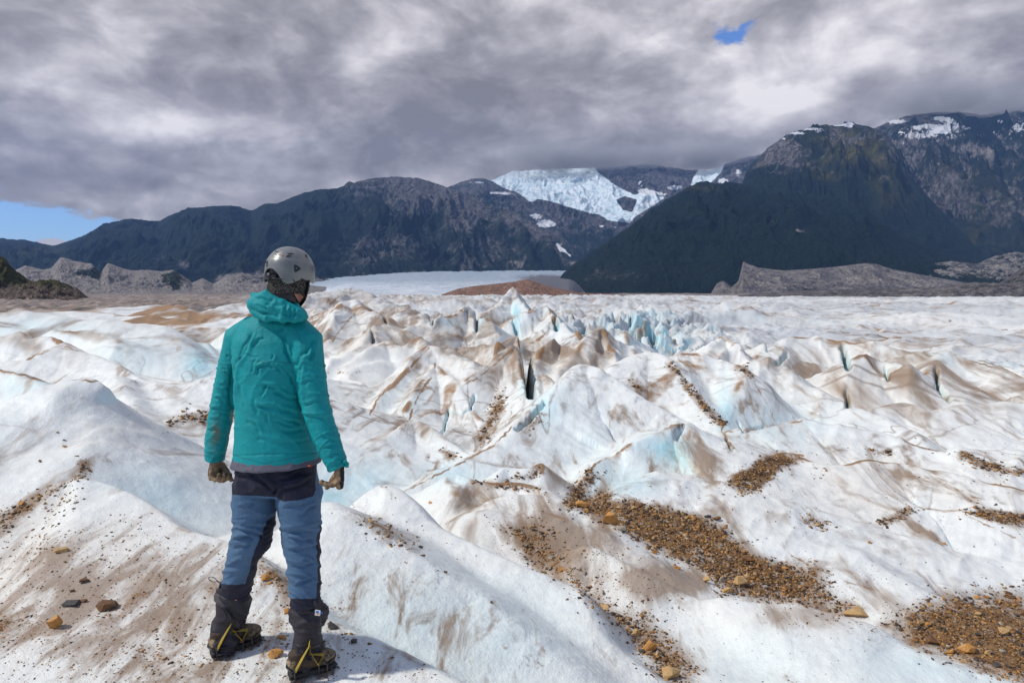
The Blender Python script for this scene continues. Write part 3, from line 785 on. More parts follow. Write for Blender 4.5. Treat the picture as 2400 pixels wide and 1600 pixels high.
STAIN = [
    (850, 760, 220, 60, 14, 70, .75), (1150, 800, 260, 90, 13, 60, .55), (1650, 870, 500, 60, 15, 30, .35), (2050, 880, 300, 90, 12, 24, .5), (2250, 930, 260, 60, 11, 18, .5), (1950, 1150, 260, 80, 7, 11, .5), (2250, 1150, 300, 80, 7, 11, .45),
    (1290, 1260, 200, 70, 5.5, 7.4, 1.0), (1580, 1360, 120, 30, 5, 6.8, .9), (1900, 1440, 160, 40, 4.8, 6.2, .8), (1000, 950, 140, 90, 10, 17, .35), (1400, 1180, 120, 40, 6.8, 9, .5), (2200, 800, 300, 60, 18, 50, .35), (1450, 1370, 140, 60, 5, 6.2, .55), (1620, 1090, 90, 60, 8, 11, .7), (1150, 1170, 130, 40, 6.6, 8, .4), (600, 780, 200, 40, 18, 60, .6), (150, 1350, 300, 160, 2.5, 5, .60), (450, 1480, 400, 160, 2.5, 4.5, .58),
    (950, 1330, 60, 90, 3.6, 5, .15), (1050, 1500, 50, 90, 3.2, 4.4, .28), (1990, 1380, 200, 70, 5.5, 7.5, .35), (1000, 700, 300, 20, 60, 400, .4), (1320, 830, 140, 90, 14, 24, .5),
]


def ice_material():
    m, N = newmat("glacier_ice")
    tc = N.n('ShaderNodeTexCoord').outputs['Object']
    crest = N.attr('crest'); gravel = N.attr('gravel'); fresh_and_shade = N.attr('fresh_and_shade'); mor = N.attr('moraine'); stain = N.attr('stain'); dist = N.attr('dist')
    # noise coordinates whose grain coarsens with distance
    inv = N.math('DIVIDE', 1.0, N.math('MULTIPLY_ADD', dist, .16, .35))
    # log-stepped scale to keep patterns continuous
    lg = N.math('LOGARITHM', N.math('MAXIMUM', dist, 1.0), 3.0)
    fl = N.math('FLOOR', lg); fr = N.math('FRACT', lg)
    s0 = N.math('POWER', 3.0, N.math('MULTIPLY', fl, -1.0)); s1 = N.math('MULTIPLY', s0, 1 / 3.0)
    frs = N.map(fr, .25, .75, 0, 1, True)

    def mn(sc, det, rough, dst=0.0, stretch=None, off=0.0):
        a = tc if stretch is None else N.scale(tc, stretch)
        va = N.vmath('ADD', N.vmath('SCALE', a, None), (off, off, off)) if False else None
        v0 = N.n('ShaderNodeVectorMath', operation='SCALE'); N.set(v0, 0, a); N.set(v0, 3, s0)
        v1 = N.n('ShaderNodeVectorMath', operation='SCALE'); N.set(v1, 0, a); N.set(v1, 3, s1)
        n0 = N.noise(N.vmath('ADD', v0.outputs[0], (off, off * .7, 0)), sc, det, rough, dst)
        n1 = N.noise(N.vmath('ADD', v1.outputs[0], (off, off * .7, 0)), sc, det, rough, dst)
        return N.mix(frs, n0, n1, 'FLOAT')
    big = mn(1.6, 4, .55, .3)
    mid = mn(7.0, 5, .62, .4, None, 5.)
    finer = mn(42, 4, .62, .2, None, 3.)
    # dark streaks stretched along the flow of meltwater
    stre = mn(5.5, 5, .62, 1.1, (1.0, .35, 1.3), 11.)
    stre2 = mn(17., 4, .65, .8, (1.0, .30, .7), 17.)
    fine = N.noise(tc, 130., 3, .6)
    white = N.mix(N.map(big, .35, .65), (.850, .862, .805, 1), (.785, .825, .79, 1))
    white = N.mix(N.map(finer, .35, .7, 0, .55), white, (.60, .62, .62, 1))
    # blue ice, and the bluish shade painted through the same tint
    ff = N.math('MULTIPLY', fresh_and_shade, N.map(mid, .25, .6, .55, 1.0))
    ice = N.mix(N.math('MINIMUM', N.math('MULTIPLY', ff, 1.6), 1.0), white, (.52, .745, .785, 1))
    ice = N.mix(N.map(ff, .5, 1.0), ice, (.24, .58, .65, 1))
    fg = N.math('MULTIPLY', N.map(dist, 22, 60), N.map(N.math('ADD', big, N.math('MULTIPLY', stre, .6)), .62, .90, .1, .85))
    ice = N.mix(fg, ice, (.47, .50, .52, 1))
    # tan silt film
    thr = N.math('MULTIPLY_ADD', stain, .62, N.math('MULTIPLY_ADD', big, .30, -.20))
    film = N.math('MULTIPLY', N.math('MULTIPLY', N.map(N.math('ADD', N.math('MULTIPLY', stre, .9), thr), .42, 1.05), .9), N.map(N.math('MULTIPLY_ADD', finer, .5, stre2), .55, .95, .35, 1.0))
    ice = N.mix(film, ice, (.62, .52, .40, 1))
    # faint grey striations everywhere but on the nearest ice
    fs = N.math('MULTIPLY', N.map(stre2, .46, .70, 0, .55), N.map(dist, 4, 9, .25, 1))
    ice = N.mix(fs, ice, (.58, .55, .50, 1))
    # wandering threads of silt: contour lines of a stretched noise field
    def thread(scl, sd, w):
        v0 = N.n('ShaderNodeVectorMath', operation='SCALE'); N.set(v0, 0, N.scale(tc, scl)); N.set(v0, 3, s0)
        v1 = N.n('ShaderNodeVectorMath', operation='SCALE'); N.set(v1, 0, N.scale(tc, scl)); N.set(v1, 3, s1)
        o = []
        for vv_ in (v0, v1):
            q_ = N.noise(N.vmath('ADD', vv_.outputs[0], (sd, sd * .3, 0)), 1.0, 4, .6, .6)
            o.append(N.map(N.math('ABSOLUTE', N.math('SUBTRACT', q_, .5)), 0.0, w, 1.0, 0.0))
        return N.mix(frs, o[0], o[1], 'FLOAT')
    tg = N.math('MULTIPLY', N.map(N.math('ADD', big, N.math('MULTIPLY', finer, .5)), .66, .80), N.map(dist, 6, 10))
    t1 = thread((1.1, 3.2, 1.0), 3.3, .012); t2 = thread((2.6, 1.2, 1.0), 8.1, .010)
    tl = N.math('MULTIPLY', N.math('MAXIMUM', t1, t2), tg)
    ice = N.mix(N.math('MULTIPLY', tl, .8), ice, (.20, .13, .08, 1))
    # darker silt in fine streaks
    st2 = N.math('ADD', stre2, N.math('MULTIPLY_ADD', stain, .24, N.math('MULTIPLY', N.math('MULTIPLY_ADD', big, .5, 0.0), .4)))
    sf = N.math('MULTIPLY', N.map(st2, .67, .80), .85)
    ice = N.mix(sf, ice, (.27, .19, .125, 1))
    ice = N.mix(N.math('MULTIPLY', N.math('MULTIPLY', stain, N.map(dist, 5, 7, .45, 0)), N.map(mid, .35, .6)), ice, (.52, .48, .44, 1))
    # peppering of grains
    pep = N.n('ShaderNodeTexVoronoi'); N.set(pep, 'Vector', tc); N.set(pep, 'Scale', 44.)
    psep = N.n('ShaderNodeSeparateColor'); N.set(psep, 0, pep.outputs['Color'])
    prad = N.math('MULTIPLY', N.map(psep.outputs[1], .35, 1.0, 0.0, .36), N.map(mid, .4, .6, .7, 1.2))
    pepd = N.math('LESS_THAN', N.math('ADD', pep.outputs['Distance'], N.math('MULTIPLY', N.math('SUBTRACT', N.noise(tc, 150., 2, .6), .5), .35)), prad)
    nearf = N.map(dist, 5., 11., 1, 0)
    pgate = N.map(N.math('ADD', mid, N.math('MULTIPLY', stain, .48)), .60, .80)
    pepc = N.ramp(pep.outputs['Color'], [(0.0, (.03, .03, .035)), (.45, (.10, .055, .03)), (.75, (.32, .15, .05)), (1.0, (.22, .2, .18))])
    ice = N.mix(N.math('MULTIPLY', N.math('MULTIPLY', pepd, pgate), nearf), ice, pepc)
    # dirt on crest lines
    cd = N.map(N.math('ADD', crest, N.math('ADD', N.math('MULTIPLY', N.math('SUBTRACT', mid, .5), 1.6), N.math('MULTIPLY', N.math('SUBTRACT', finer, .5), 1.2))), .30, .75)
    dirtc = N.mix(N.map(finer, .35, .65), (.11, .062, .030, 1), (.28, .155, .070, 1))
    ice = N.mix(N.math('MULTIPLY', cd, .92), ice, dirtc)
    halo = N.math('MULTIPLY', N.map(N.math('ADD', crest, N.math('MULTIPLY', N.math('SUBTRACT', stre, .5), .6)), .08, .7), .35)
    ice = N.mix(halo, ice, (.40, .24, .12, 1))
    # gravel beds: brown mud with grains
    gv = N.n('ShaderNodeTexVoronoi'); N.set(gv, 'Vector', N.vmath('ADD', tc, N.vmath('SCALE', tc, (0, 0, 0)))); N.set(gv, 'Scale', 62.)
    gcol = N.ramp(gv.outputs['Color'], [(0.0, (.06, .042, .028)), (.35, (.16, .095, .045)), (.6, (.28, .15, .06)), (.8, (.44, .23, .08)), (.93, (.22, .2, .185)), (1.0, (.5, .34, .17))])
    gm = N.map(N.math('ADD', gravel, N.math('ADD', N.math('MULTIPLY', N.math('SUBTRACT', mid, .5), 2.2), N.math('MULTIPLY', N.math('SUBTRACT', finer, .5), 1.6))), .42, .95)
    mud = N.mix(.5, gcol, N.mix(finer, (.09, .052, .026, 1), (.27, .155, .07, 1)))
    gcol2 = N.mix(N.map(dist, 6, 12), gcol, mud)
    ice = N.mix(gm, ice, gcol2)
    gh = N.math('MULTIPLY', N.map(N.math('ADD', gravel, N.math('MULTIPLY', N.math('SUBTRACT', stre2, .5), 1.6)), .12, .6), .55)
    ice = N.mix(N.math('MULTIPLY', gh, N.math('SUBTRACT', 1.0, gm)), ice, (.25, .165, .10, 1))
    # bare plain
    pl = N.ramp(N.noise(N.scale(tc, (.16, .045, .3)), 1.5, 8, .72, .5), [(.36, (.07, .062, .055)), (.47, (.17, .14, .12)), (.55, (.28, .21, .16)), (.63, (.34, .30, .27)), (.70, (.6, .62, .62))])
    ice = N.mix(mor, ice, pl)
    dirtall = N.math('MAXIMUM', gm, cd)
    rough = N.mix(dirtall, .48, .9, 'FLOAT')
    # bump
    hb = N.math('ADD', N.math('MULTIPLY_ADD', finer, .7, N.math('MULTIPLY', mid, .35)), N.math('MULTIPLY', stre2, .5))
    cup = N.n('ShaderNodeTexVoronoi'); N.set(cup, 'Vector', tc); N.set(cup, 'Scale', 26.)
    bn = N.math('ADD', N.math('MULTIPLY', N.noise(tc, 55., 4, .7), .30), N.math('MULTIPLY', cup.outputs['Distance'], .10))
    bnear = N.math('MULTIPLY', bn, N.map(dist, 3, 12, 1.0, .2))
    gb = N.math('MULTIPLY', N.math('MULTIPLY', N.math('SUBTRACT', 1., gv.outputs['Distance']), gm), .35)
    hs = N.math('MULTIPLY', hb, N.math('MULTIPLY_ADD', dist, .10, .10))
    h = N.math('ADD', N.math('ADD', hs, gb), bnear)
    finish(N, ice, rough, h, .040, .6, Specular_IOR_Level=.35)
    return m


glacier = build_glacier()
glacier.data.materials.append(ice_material())

HAZE_D = 5.0e-5
# ------------------------------------------------------------------ mountains
def mountain(name, crest, D0, zf, mat, shape=1.0, rib=.10, nu=500, nt=220, seed=1, ribw=60., attrs=None, back=.25, crest_n=2.0, bulge=.0):
    """a range seen against the sky: crest points (u, v, D); the flank falls towards the viewer to distance D0 and height zf"""
    c = np.array(crest, float)
    us = np.linspace(c[0, 0], c[-1, 0], nu)
    cv = np.interp(us, c[:, 0], c[:, 1]); cD = np.interp(us, c[:, 0], c[:, 2])
    k = np.arange(-6, 7); kw = np.exp(-(k / 2.5) ** 2); kw /= kw.sum()
    cD = np.convolve(np.pad(cD, 6, 'edge'), kw, 'valid')
    cv = cv + crest_n * fbm(us / 16.0, us * 0 + seed, 5, seed, .62)
    cp = np.array([P(a, b, d) for a, b, d in zip(us, cv, cD)])
    d0 = np.interp(us, c[:, 0], np.full(len(c), 1.0) * D0) if np.isscalar(D0) else np.interp(us, [q[0] for q in D0], [q[1] for q in D0])
    t = np.concatenate([np.linspace(0, 1, nt), 1 + np.linspace(0, 1, 40)[1:] * back])
    T, _ = np.meshgrid(t, us, indexing='ij')
    DD = d0[None] + (cD - d0)[None] * T
    X = (cp[:, 0] / cp[:, 1])[None] * DD
    Y = DD
    tt = np.clip(T, 0, 1)
    g = tt ** shape
    g = g + bulge * np.sin(tt * math.pi)
    H = (cp[:, 2] - zf)[None]
    back_f = np.where(T > 1, 1 - ((T - 1) / back) ** 1.3 * .8, 1)
    # ribs and gullies running down the flank
    L = ribw
    w = fbm(X / (L * 5), Y / (L * 5), 3, seed + 3) * L * 1.6
    rn = ridged((X + w) / (L * 2.6), Y / (L * 7) + .3 * T, 5, seed + 5, .55) - .45
    rn2 = ridged((X + w * 1.5) / (L * .9), Y / (L * 2.2), 4, seed + 7, .55) - .4
    lumps = fbm(X / (L * 3), Y / (L * 3) + T * 2, 4, seed + 11, .55)
    env = np.sin(np.clip(tt, 0, 1) * math.pi) ** .6
    env = np.where(T > 1, 0, env)
    Z = zf + H * g * back_f + H * rib * env * (1.3 * rn + .5 * rn2 + .8 * lumps)
    V = np.stack([X, Y, Z], -1).reshape(-1, 3)
    u, v = proj(V)
    A = dict(tt=T.ravel() * 1.0)
    A['gul'] = np.clip(.5 + rn.ravel() + .4 * rn2.ravel(), 0, 1)
    if attrs: A.update(attrs(u, v, V, T.ravel(), rn.ravel(), rn2.ravel()))
    o = mesh_np(name, V, grid_faces(len(t), nu), mat, True, A)
    tag(o, kind='structure')
    return o


def rock_material(name, forest=(.011, .021, .019), rock=(.115, .11, .12), rock2=(.20, .185, .18), size=1.0, rockbias=0.0):
    m, N = newmat(name)
    tc = N.n('ShaderNodeTexCoord').outputs['Object']
    p = N.scale(tc, (.001 * size, .001 * size, .001 * size))
    veg = N.attr('veg'); snow = N.attr('snow'); ice = N.attr('ice'); scree = N.attr('scree'); green = N.attr('green'); gul = N.attr('gul')
    n1 = N.noise(p, 3.2, 6, .62, .4)
    n2 = N.noise(N.scale(p, (1, 1, .55)), 14., 7, .68, .7)
    n3 = N.noise(N.scale(p, (1, 1, .5)), 46., 6, .72, .5)
    n4 = N.noise(p, 120., 4, .75)
    fcol = N.mix(N.map(n4, .35, .68), tuple(c * .3 for c in forest) + (1,), tuple(c * 2.1 for c in forest) + (1,))
    fcol = N.mix(N.map(n2, .4, .65, 0, .6), fcol, (forest[0] * 1.7, forest[1] * 1.45, forest[2] * 1.0, 1))
    gcol = N.mix(n2, (.05, .065, .02, 1), (.15, .12, .05, 1))
    fcol = N.mix(N.math('MULTIPLY', green, N.map(n2, .35, .6)), fcol, gcol)
    rcol = N.mix(N.map(n3, .40, .60), tuple(c * .35 for c in rock) + (1,), (*rock2, 1))
    rcol = N.mix(N.map(n1, .40, .62, 0, .5), rcol, (*rock, 1))
    rk = N.math('ADD', N.math('MULTIPLY', n2, 1.0), N.math('MULTIPLY', n3, .75)); rk = N.math('SUBTRACT', rk, .12)
    rk = N.math('ADD', rk, N.math('MULTIPLY', N.math('SUBTRACT', n1, .5), 1.1))
    rk = N.math('SUBTRACT', N.math('ADD', rk, rockbias), N.math('MULTIPLY', N.math('SUBTRACT', veg, .5), 1.1))
    rmask = N.map(rk, .66, .92)
    col = N.mix(rmask, fcol, rcol)
    # loose pale scree with runnels
    sn = N.noise(N.scale(p, (1, 1, .22)), 60., 5, .65, .3)
    scol = N.mix(N.map(sn, .36, .62), (.135, .12, .115, 1), (.36, .33, .30, 1))
    sm = N.map(N.math('ADD', scree, N.math('MULTIPLY', N.math('SUBTRACT', n2, .5), 1.3)), .38, .62)
    col = N.mix(sm, col, scol)
    # hanging ice
    icn = N.noise(N.scale(p, (1.0, 1.0, 2.4)), 26., 7, .72, 1.2)
    icol = N.ramp(icn, [(.32, (.18, .36, .45)), (.42, (.40, .57, .65)), (.50, (.62, .71, .75)), (.62, (.80, .82, .82))])
    im = N.map(N.math('ADD', ice, N.math('MULTIPLY', N.math('SUBTRACT', n3, .5), .9)), .42, .56)
    col = N.mix(im, col, icol)
    s1 = N.map(N.math('ADD', N.math('MULTIPLY', snow, 1.6), N.math('MULTIPLY', N.math('SUBTRACT', N.math('MULTIPLY_ADD', n3, .5, N.math('MULTIPLY', n2, .5)), .5), 2.2)), .46, .56)
    col = N.mix(s1, col, (.74, .76, .79, 1))
    h = N.math('MULTIPLY_ADD', n3, .5, N.math('MULTIPLY_ADD', n4, .3, n2))
    finish(N, col, .9, h, 26.0 / size, N.mix(im, 1.0, .35, 'FLOAT'), Specular_IOR_Level=.1)
    return m


def gauss(u, v, L):
    r = np.zeros(u.shape)
    for (cu, cv, ru, rv, a) in L:
        r += a * np.exp(-((u - cu) / ru) ** 2 - ((v - cv) / rv) ** 2)
    return r


mat_far = rock_material("mountain_forest_rock")

# left range
left_crest = [(-420, 590, 6200), (-200, 575, 6200), (0, 559, 6000), (60, 562, 6000), (125, 576, 6000), (150, 568, 5600), (200, 551, 5500), (240, 526, 5400), (300, 512, 5400), (370, 519, 5300), (395, 506, 5200),
              (440, 489, 5200), (500, 483, 5200), (545, 482, 5200), (590, 495, 5200), (620, 477, 5000), (650, 477, 5000), (700, 456, 5000), (735, 447, 5000), (790, 441, 5000), (830, 428, 5000), (870, 418, 5000),
              (920, 414, 5000), (980, 417, 5000), (1020, 429, 5000), (1045, 438, 4900), (1090, 455, 4800), (1149, 479, 4700), (1208, 499, 4500), (1238, 520, 4400), (1289, 549, 4200), (1312, 590, 4100), (1340, 622, 4050), (1350, 640, 4000)]


def left_attr(u, v, V, T, rn, rn2):
    scree = gauss(u, v, [(1095, 620, 26, 34, .55), (960, 640, 60, 14, .6), (1200, 620, 60, 26, .5), (830, 660, 60, 14, .8), (700, 660, 60, 16, .8), (560, 655, 70, 18, .9), (1120, 560, 14, 60, .25), (640, 640, 60, 16, .3)])
    veg = .74 + .25 * sstep(900, 500, u) - .34 * sstep(.55, .95, T) * sstep(700, 900, u) - gauss(u, v, [(1000, 470, 60, 50, .42), (1090, 530, 50, 60, .30), (370, 600, 70, 20, .42), (430, 620, 20, 12, .5), (920, 580, 60, 50, .25), (480, 560, 60, 30, .2), (1180, 570, 60, 50, .3), (840, 600, 50, 60, .22)])
    return dict(veg=veg, scree=scree, snow=gauss(u, v, [(1075, 440, 8, 3, .2)]), ice=np.zeros_like(u), green=gauss(u, v, [(100, 590, 60, 14, .5), (620, 640, 70, 26, .7)]))


mountain("mountain_range_left", left_crest, [(-400, 3300), (700, 3200), (900, 3500), (1350, 3900)], 10, mat_far, 1.15, .17, 820, 240, 3, 130., left_attr, crest_n=2.6, bulge=.06)

# snowy massif behind with the hanging glacier
ICE1 = [(1143, 419), (1184, 442), (1215, 452), (1244, 474), (1262, 466), (1283, 470), (1306, 476), (1330, 484), (1357, 492), (1385, 500), (1402, 502), (1431, 518), (1476, 522), (1490, 507), (1536, 478), (1560, 462), (1500, 452), (1488, 457),
        (1446, 437), (1402, 405), (1385, 380), (1150, 380)]
ICE2 = [(1616, 445), (1625, 415), (1640, 395), (1700, 380), (1690, 405), (1664, 430)]


def back_attr(u, v, V, T, rn, rn2):
    ice = np.maximum(in_poly(u, v, ICE1, 10), in_poly(u, v, ICE2, 8))
    ice = ice * (1 - in_poly(u, v, [(1443, 468), (1466, 460), (1494, 468), (1482, 498), (1460, 492)], 8))
    snow = gauss(u, v, [(1280, 525, 22, 9, .75), (1255, 507, 16, 8, .5), (1310, 570, 10, 6, .35), (1340, 560, 20, 6, .2), (1515, 450, 20, 7, .8), (1545, 455, 26, 5, .5), (1580, 440, 20, 8, .5), (1520, 476, 22, 4, .7),
                        (1500, 430, 8, 12, .4), (1440, 405, 40, 12, .15), (1120, 428, 30, 5, .35), (1165, 452, 24, 2.5, .7), (1190, 455, 16, 3, .4), (1320, 585, 14, 4, .25), (1310, 590, 10, 8, .3), (1695, 425, 14, 8, .65), (1730, 405, 10, 14, .4),
                        (1410, 530, 10, 3, .5), (1445, 532, 10, 5, .4), (1380, 545, 12, 5, .25), (1190, 443, 8, 6, .2), (1500, 505, 30, 5, .2)])
    # thin snow couloir
    snow += in_line(u, v, [(1305, 575), (1325, 590), (1337, 600)], 3) * .5
    scree = gauss(u, v, [(1345, 620, 20, 10, .8), (1310, 600, 30, 16, .3)])
    return dict(veg=np.full(u.shape, .42) + .25 * sstep(500, 590, v), scree=scree, snow=snow, ice=ice, green=np.zeros_like(u))


mountain("snowy_massif", [(960, 500, 6500), (1010, 470, 6500), (1045, 440, 6600), (1080, 427, 6700), (1105, 419, 6700), (1133, 418, 6800), (1150, 424, 6900), (1200, 402, 7400), (1300, 396, 7600), (1400, 394, 7600), (1480, 388, 7500),
                          (1520, 384, 7500), (1560, 390, 7400), (1610, 398, 7400), (1660, 398, 7400), (1700, 386, 7000), (1740, 370, 6800), (1850, 350, 6800)],
         [(960, 4600), (1350, 4700), (1850, 4600)], 60, mat_far, .85, .055, 560, 240, 23, 110., back_attr, crest_n=3.5, bulge=.04)

# right: cliffs far behind, dome, dark forested spur, pale moraine wall
mat_right = rock_material("mountain_rock_right", rock=(.075, .07, .075), rock2=(.29, .265, .25), rockbias=-.04)


def dome_attr(u, v, V, T, rn, rn2):
    green = gauss(u, v, [(1975, 320, 60, 26, 1.1), (1995, 355, 90, 30, 1.3), (2070, 400, 30, 60, .7), (1940, 412, 34, 10, .9), (2100, 460, 40, 30, .5)])
    scree = gauss(u, v, [(1925, 395, 40, 8, .30), (1955, 405, 16, 5, .5), (1930, 345, 30, 7, .3)])
    snow = gauss(u, v, [(1860, 312, 50, 5, .42), (1900, 302, 40, 4, .5), (1990, 293, 10, 6, .8), (1965, 293, 20, 3, .6), (1838, 325, 8, 3, .5), (1920, 308, 10, 3, .3), (1780, 330, 40, 4, .2)])
    return dict(veg=.66 + .36 * sstep(370, 500, v) + .30 * rn - gauss(u, v, [(1820, 380, 60, 50, .25), (1960, 320, 70, 16, .2), (2100, 400, 60, 60, .12), (1850, 350, 40, 30, .2)]), scree=scree, snow=snow, ice=np.zeros_like(u), green=green)


def cliff_attr(u, v, V, T, rn, rn2):
    snow = gauss(u, v, [(2205, 278, 26, 6, .55), (2235, 286, 24, 8, .30), (2225, 320, 50, 12, .22), (2160, 300, 40, 8, .22), (2270, 300, 60, 24, .12), (2370, 320, 60, 30, .20), (2120, 330, 50, 26, .20), (2390, 290, 30, 20, .25), (2150, 318, 30, 3, .8), (2190, 310, 30, 4, .5), (2210, 300, 24, 6, .6), (2100, 285, 24, 5, .6), (2170, 295, 26, 5, .4), (2345, 285, 8, 4, .5), (2110, 310, 10, 3, .3), (2260, 300, 20, 5, .2), (2200, 330, 20, 3, .3)])
    green = gauss(u, v, [(2240, 430, 60, 60, .5), (2330, 470, 60, 60, .6), (2300, 560, 80, 30, .4)])
    scree = gauss(u, v, [(2270, 350, 60, 16, .62), (2320, 365, 20, 16, .5), (2120, 460, 40, 8, .5), (2350, 400, 8, 30, .3), (2290, 520, 30, 8, .3), (2100, 350, 30, 30, .15)])
    return dict(veg=.46 + .36 * sstep(480, 590, v) + .28 * rn + .2 * rn2 + gauss(u, v, [(2300, 300, 40, 30, .2)]), scree=scree, snow=snow, ice=np.zeros_like(u), green=green)


mountain("cliffs_right", [(1960, 340, 5200), (2040, 305, 5200), (2080, 287, 5200), (2110, 277, 5200), (2140, 268, 5200), (2200, 263, 5200), (2260, 264, 5300), (2310, 270, 5400), (2340, 262, 5500), (2400, 250, 5600), (2600, 235, 5600), (2900, 230, 5600)],
         3300, 0, mat_right, .95, .11, 620, 260, 41, 100., cliff_attr, crest_n=3., bulge=.05)
mountain("dome_mountain", [(1700, 445, 4300), (1738, 434, 4300), (1748, 408, 4300), (1765, 383, 4300), (1800, 347, 4300), (1840, 320, 4300), (1870, 308, 4300), (1905, 299, 4300), (1950, 294, 4300), (2000, 292, 4300), (2040, 298, 4200),
                           (2075, 312, 4100), (2100, 345, 4000), (2125, 400, 3900), (2170, 455, 3700), (2240, 530, 3500), (2300, 590, 3300), (2420, 650, 3200)],
         2900, -5, mat_right, .80, .09, 560, 240, 57, 90., dome_attr, crest_n=2., bulge=.10)


def spur_attr(u, v, V, T, rn, rn2):
    cliff = gauss(u, v, [(1380, 640, 90, 26, .42), (1500, 650, 80, 30, .36), (1620, 630, 60, 40, .22), (1900, 560, 60, 40, .18), (1700, 520, 80, 40, .12)]) + .12 * np.clip(-rn, 0, 1)
    return dict(veg=1.03 - cliff - .12 * sstep(.9, 1, T), scree=gauss(u, v, [(1375, 650, 14, 24, .45), (1880, 540, 12, 6, .55), (1868, 538, 5, 8, .5), (1600, 660, 30, 20, .3), (1812, 525, 5, 40, .28), (1830, 570, 5, 40, .25), (1560, 640, 6, 20, .3), (1500, 650, 5, 24, .3)]), snow=np.zeros_like(u), ice=np.zeros_like(u), green=gauss(u, v, [(1650, 440, 60, 8, .4)]))


mat_spur = rock_material("forest_spur", forest=(.009, .019, .019), rock=(.09, .085, .095), rock2=(.15, .14, .145))
mountain("forested_spur", [(1285, 700, 2500), (1300, 668, 2550), (1320, 640, 2650), (1345, 618, 2750), (1395, 585, 2900), (1440, 556, 3000), (1490, 520, 3100), (1530, 488, 3200), (1570, 463, 3300), (1620, 438, 3400), (1660, 430, 3400),
                           (1700, 430, 3400), (1745, 434, 3350), (1850, 448, 3300), (1950, 462, 3200), (2010, 480, 3100), (2060, 515, 3000), (2120, 555, 2900), (2200, 590, 2800), (2300, 615, 2700), (2450, 640, 2600), (2800, 660, 2600)],
         [(1280, 2200), (1500, 2000), (2800, 1900)], -14, mat_spur, .72, .125, 640, 220, 71, 80., spur_attr, crest_n=2., bulge=.06)

# low pale walls of rubble at the foot of the mountains
def scree_attr(lo=.8, veg=.2, g=0, extra=None):
    def f(u, v, V, T, rn, rn2):
        sc = lo + .35 * rn
        vg = np.full(u.shape, veg)
        if extra is not None:
            e = gauss(u, v, extra)
            sc = sc - e; vg = vg + e * 1.2
        return dict(veg=vg, scree=sc, snow=np.zeros_like(u), ice=np.zeros_like(u), green=np.full(u.shape, g * 1.0))
    return f


mat_wall = rock_material("moraine_rubble", rock=(.13, .12, .12), rock2=(.36, .32, .28), size=3.0)
mat_wall_dark = rock_material("moraine_rubble_grey", rock=(.10, .095, .105), rock2=(.25, .235, .24), size=3.0, rockbias=.25)
mountain("moraine_wall_right", [(1620, 700, 1500), (1665, 690, 1560), (1680, 664, 1600), (1696, 657, 1600), (1715, 672, 1600), (1730, 660, 1700), (1742, 612, 1800), (1752, 618, 1800), (1780, 628, 1800), (1840, 634, 1800), (1900, 630, 1800),
                                (1960, 625, 1800), (2030, 616, 1800), (2055, 619, 1800), (2090, 630, 1800), (2180, 648, 1750), (2300, 668, 1700), (2700, 700, 1600)],
         1350, -13, mat_wall_dark, 1.0, .14, 420, 120, 83, 22., scree_attr(.50, .30, 0, [(1900, 680, 60, 20, .3)]), crest_n=1.2)
mountain("moraine_wall_far_right", [(2030, 680, 2300), (2080, 640, 2300), (2150, 622, 2300), (2230, 612, 2300), (2290, 618, 2300), (2330, 600, 2300), (2380, 590, 2300), (2440, 600, 2300), (2700, 580, 2300)],
         1900, -12, mat_wall_dark, .9, .13, 300, 100, 87, 26., scree_attr(.48, .72, 0, [(2250, 660, 120, 14, .3)]), crest_n=1.6)
mountain("slope_right_edge", [(2260, 700, 900), (2330, 672, 900), (2400, 625, 900), (2500, 560, 900), (2700, 500, 900)], 650, -10, mat_wall_dark, .9, .1, 160, 60, 91, 12., scree_attr(.2, .6), crest_n=1.)
mountain("rubble_hills_right", [(1640, 700, 800), (1750, 690, 800), (1850, 683, 800), (1960, 678, 800), (2100, 676, 800), (2200, 672, 780), (2240, 666, 760), (2290, 661, 760), (2350, 664, 760), (2420, 668, 760), (2700, 675, 760)],
         620, -9, mat_wall_dark, .9, .2, 300, 60, 93, 10., scree_attr(.38, .2), crest_n=1.)

cliff_green = [(225, 640, 12, 14, .9), (410, 655, 16, 26, .8), (385, 655, 8, 20, .5), (450, 645, 20, 14, .6), (200, 640, 30, 10, .7), (600, 650, 60, 16, .4)]
mountain("pale_rubble_cliffs", [(-300, 640, 2500), (20, 640, 2500), (60, 622, 2500), (100, 632, 2400), (120, 628, 2400), (142, 603, 2400), (152, 604, 2400), (175, 612, 2400), (215, 618, 2300), (235, 640, 2200), (252, 617, 2150), (262, 619, 2150), (285, 628, 2150), (310, 634, 2150),
                                (345, 632, 2150), (380, 636, 2150), (405, 632, 2150), (430, 645, 2150), (450, 662, 2150), (475, 652, 2200), (500, 665, 2200), (530, 648, 2200), (560, 640, 2300), (620, 645, 2400), (680, 662, 2400), (760, 672, 2400), (860, 690, 2400)],
         1600, -8, mat_wall, 1.25, .16, 620, 140, 97, 24., scree_attr(.86, .2, .2, cliff_green), crest_n=1.8)

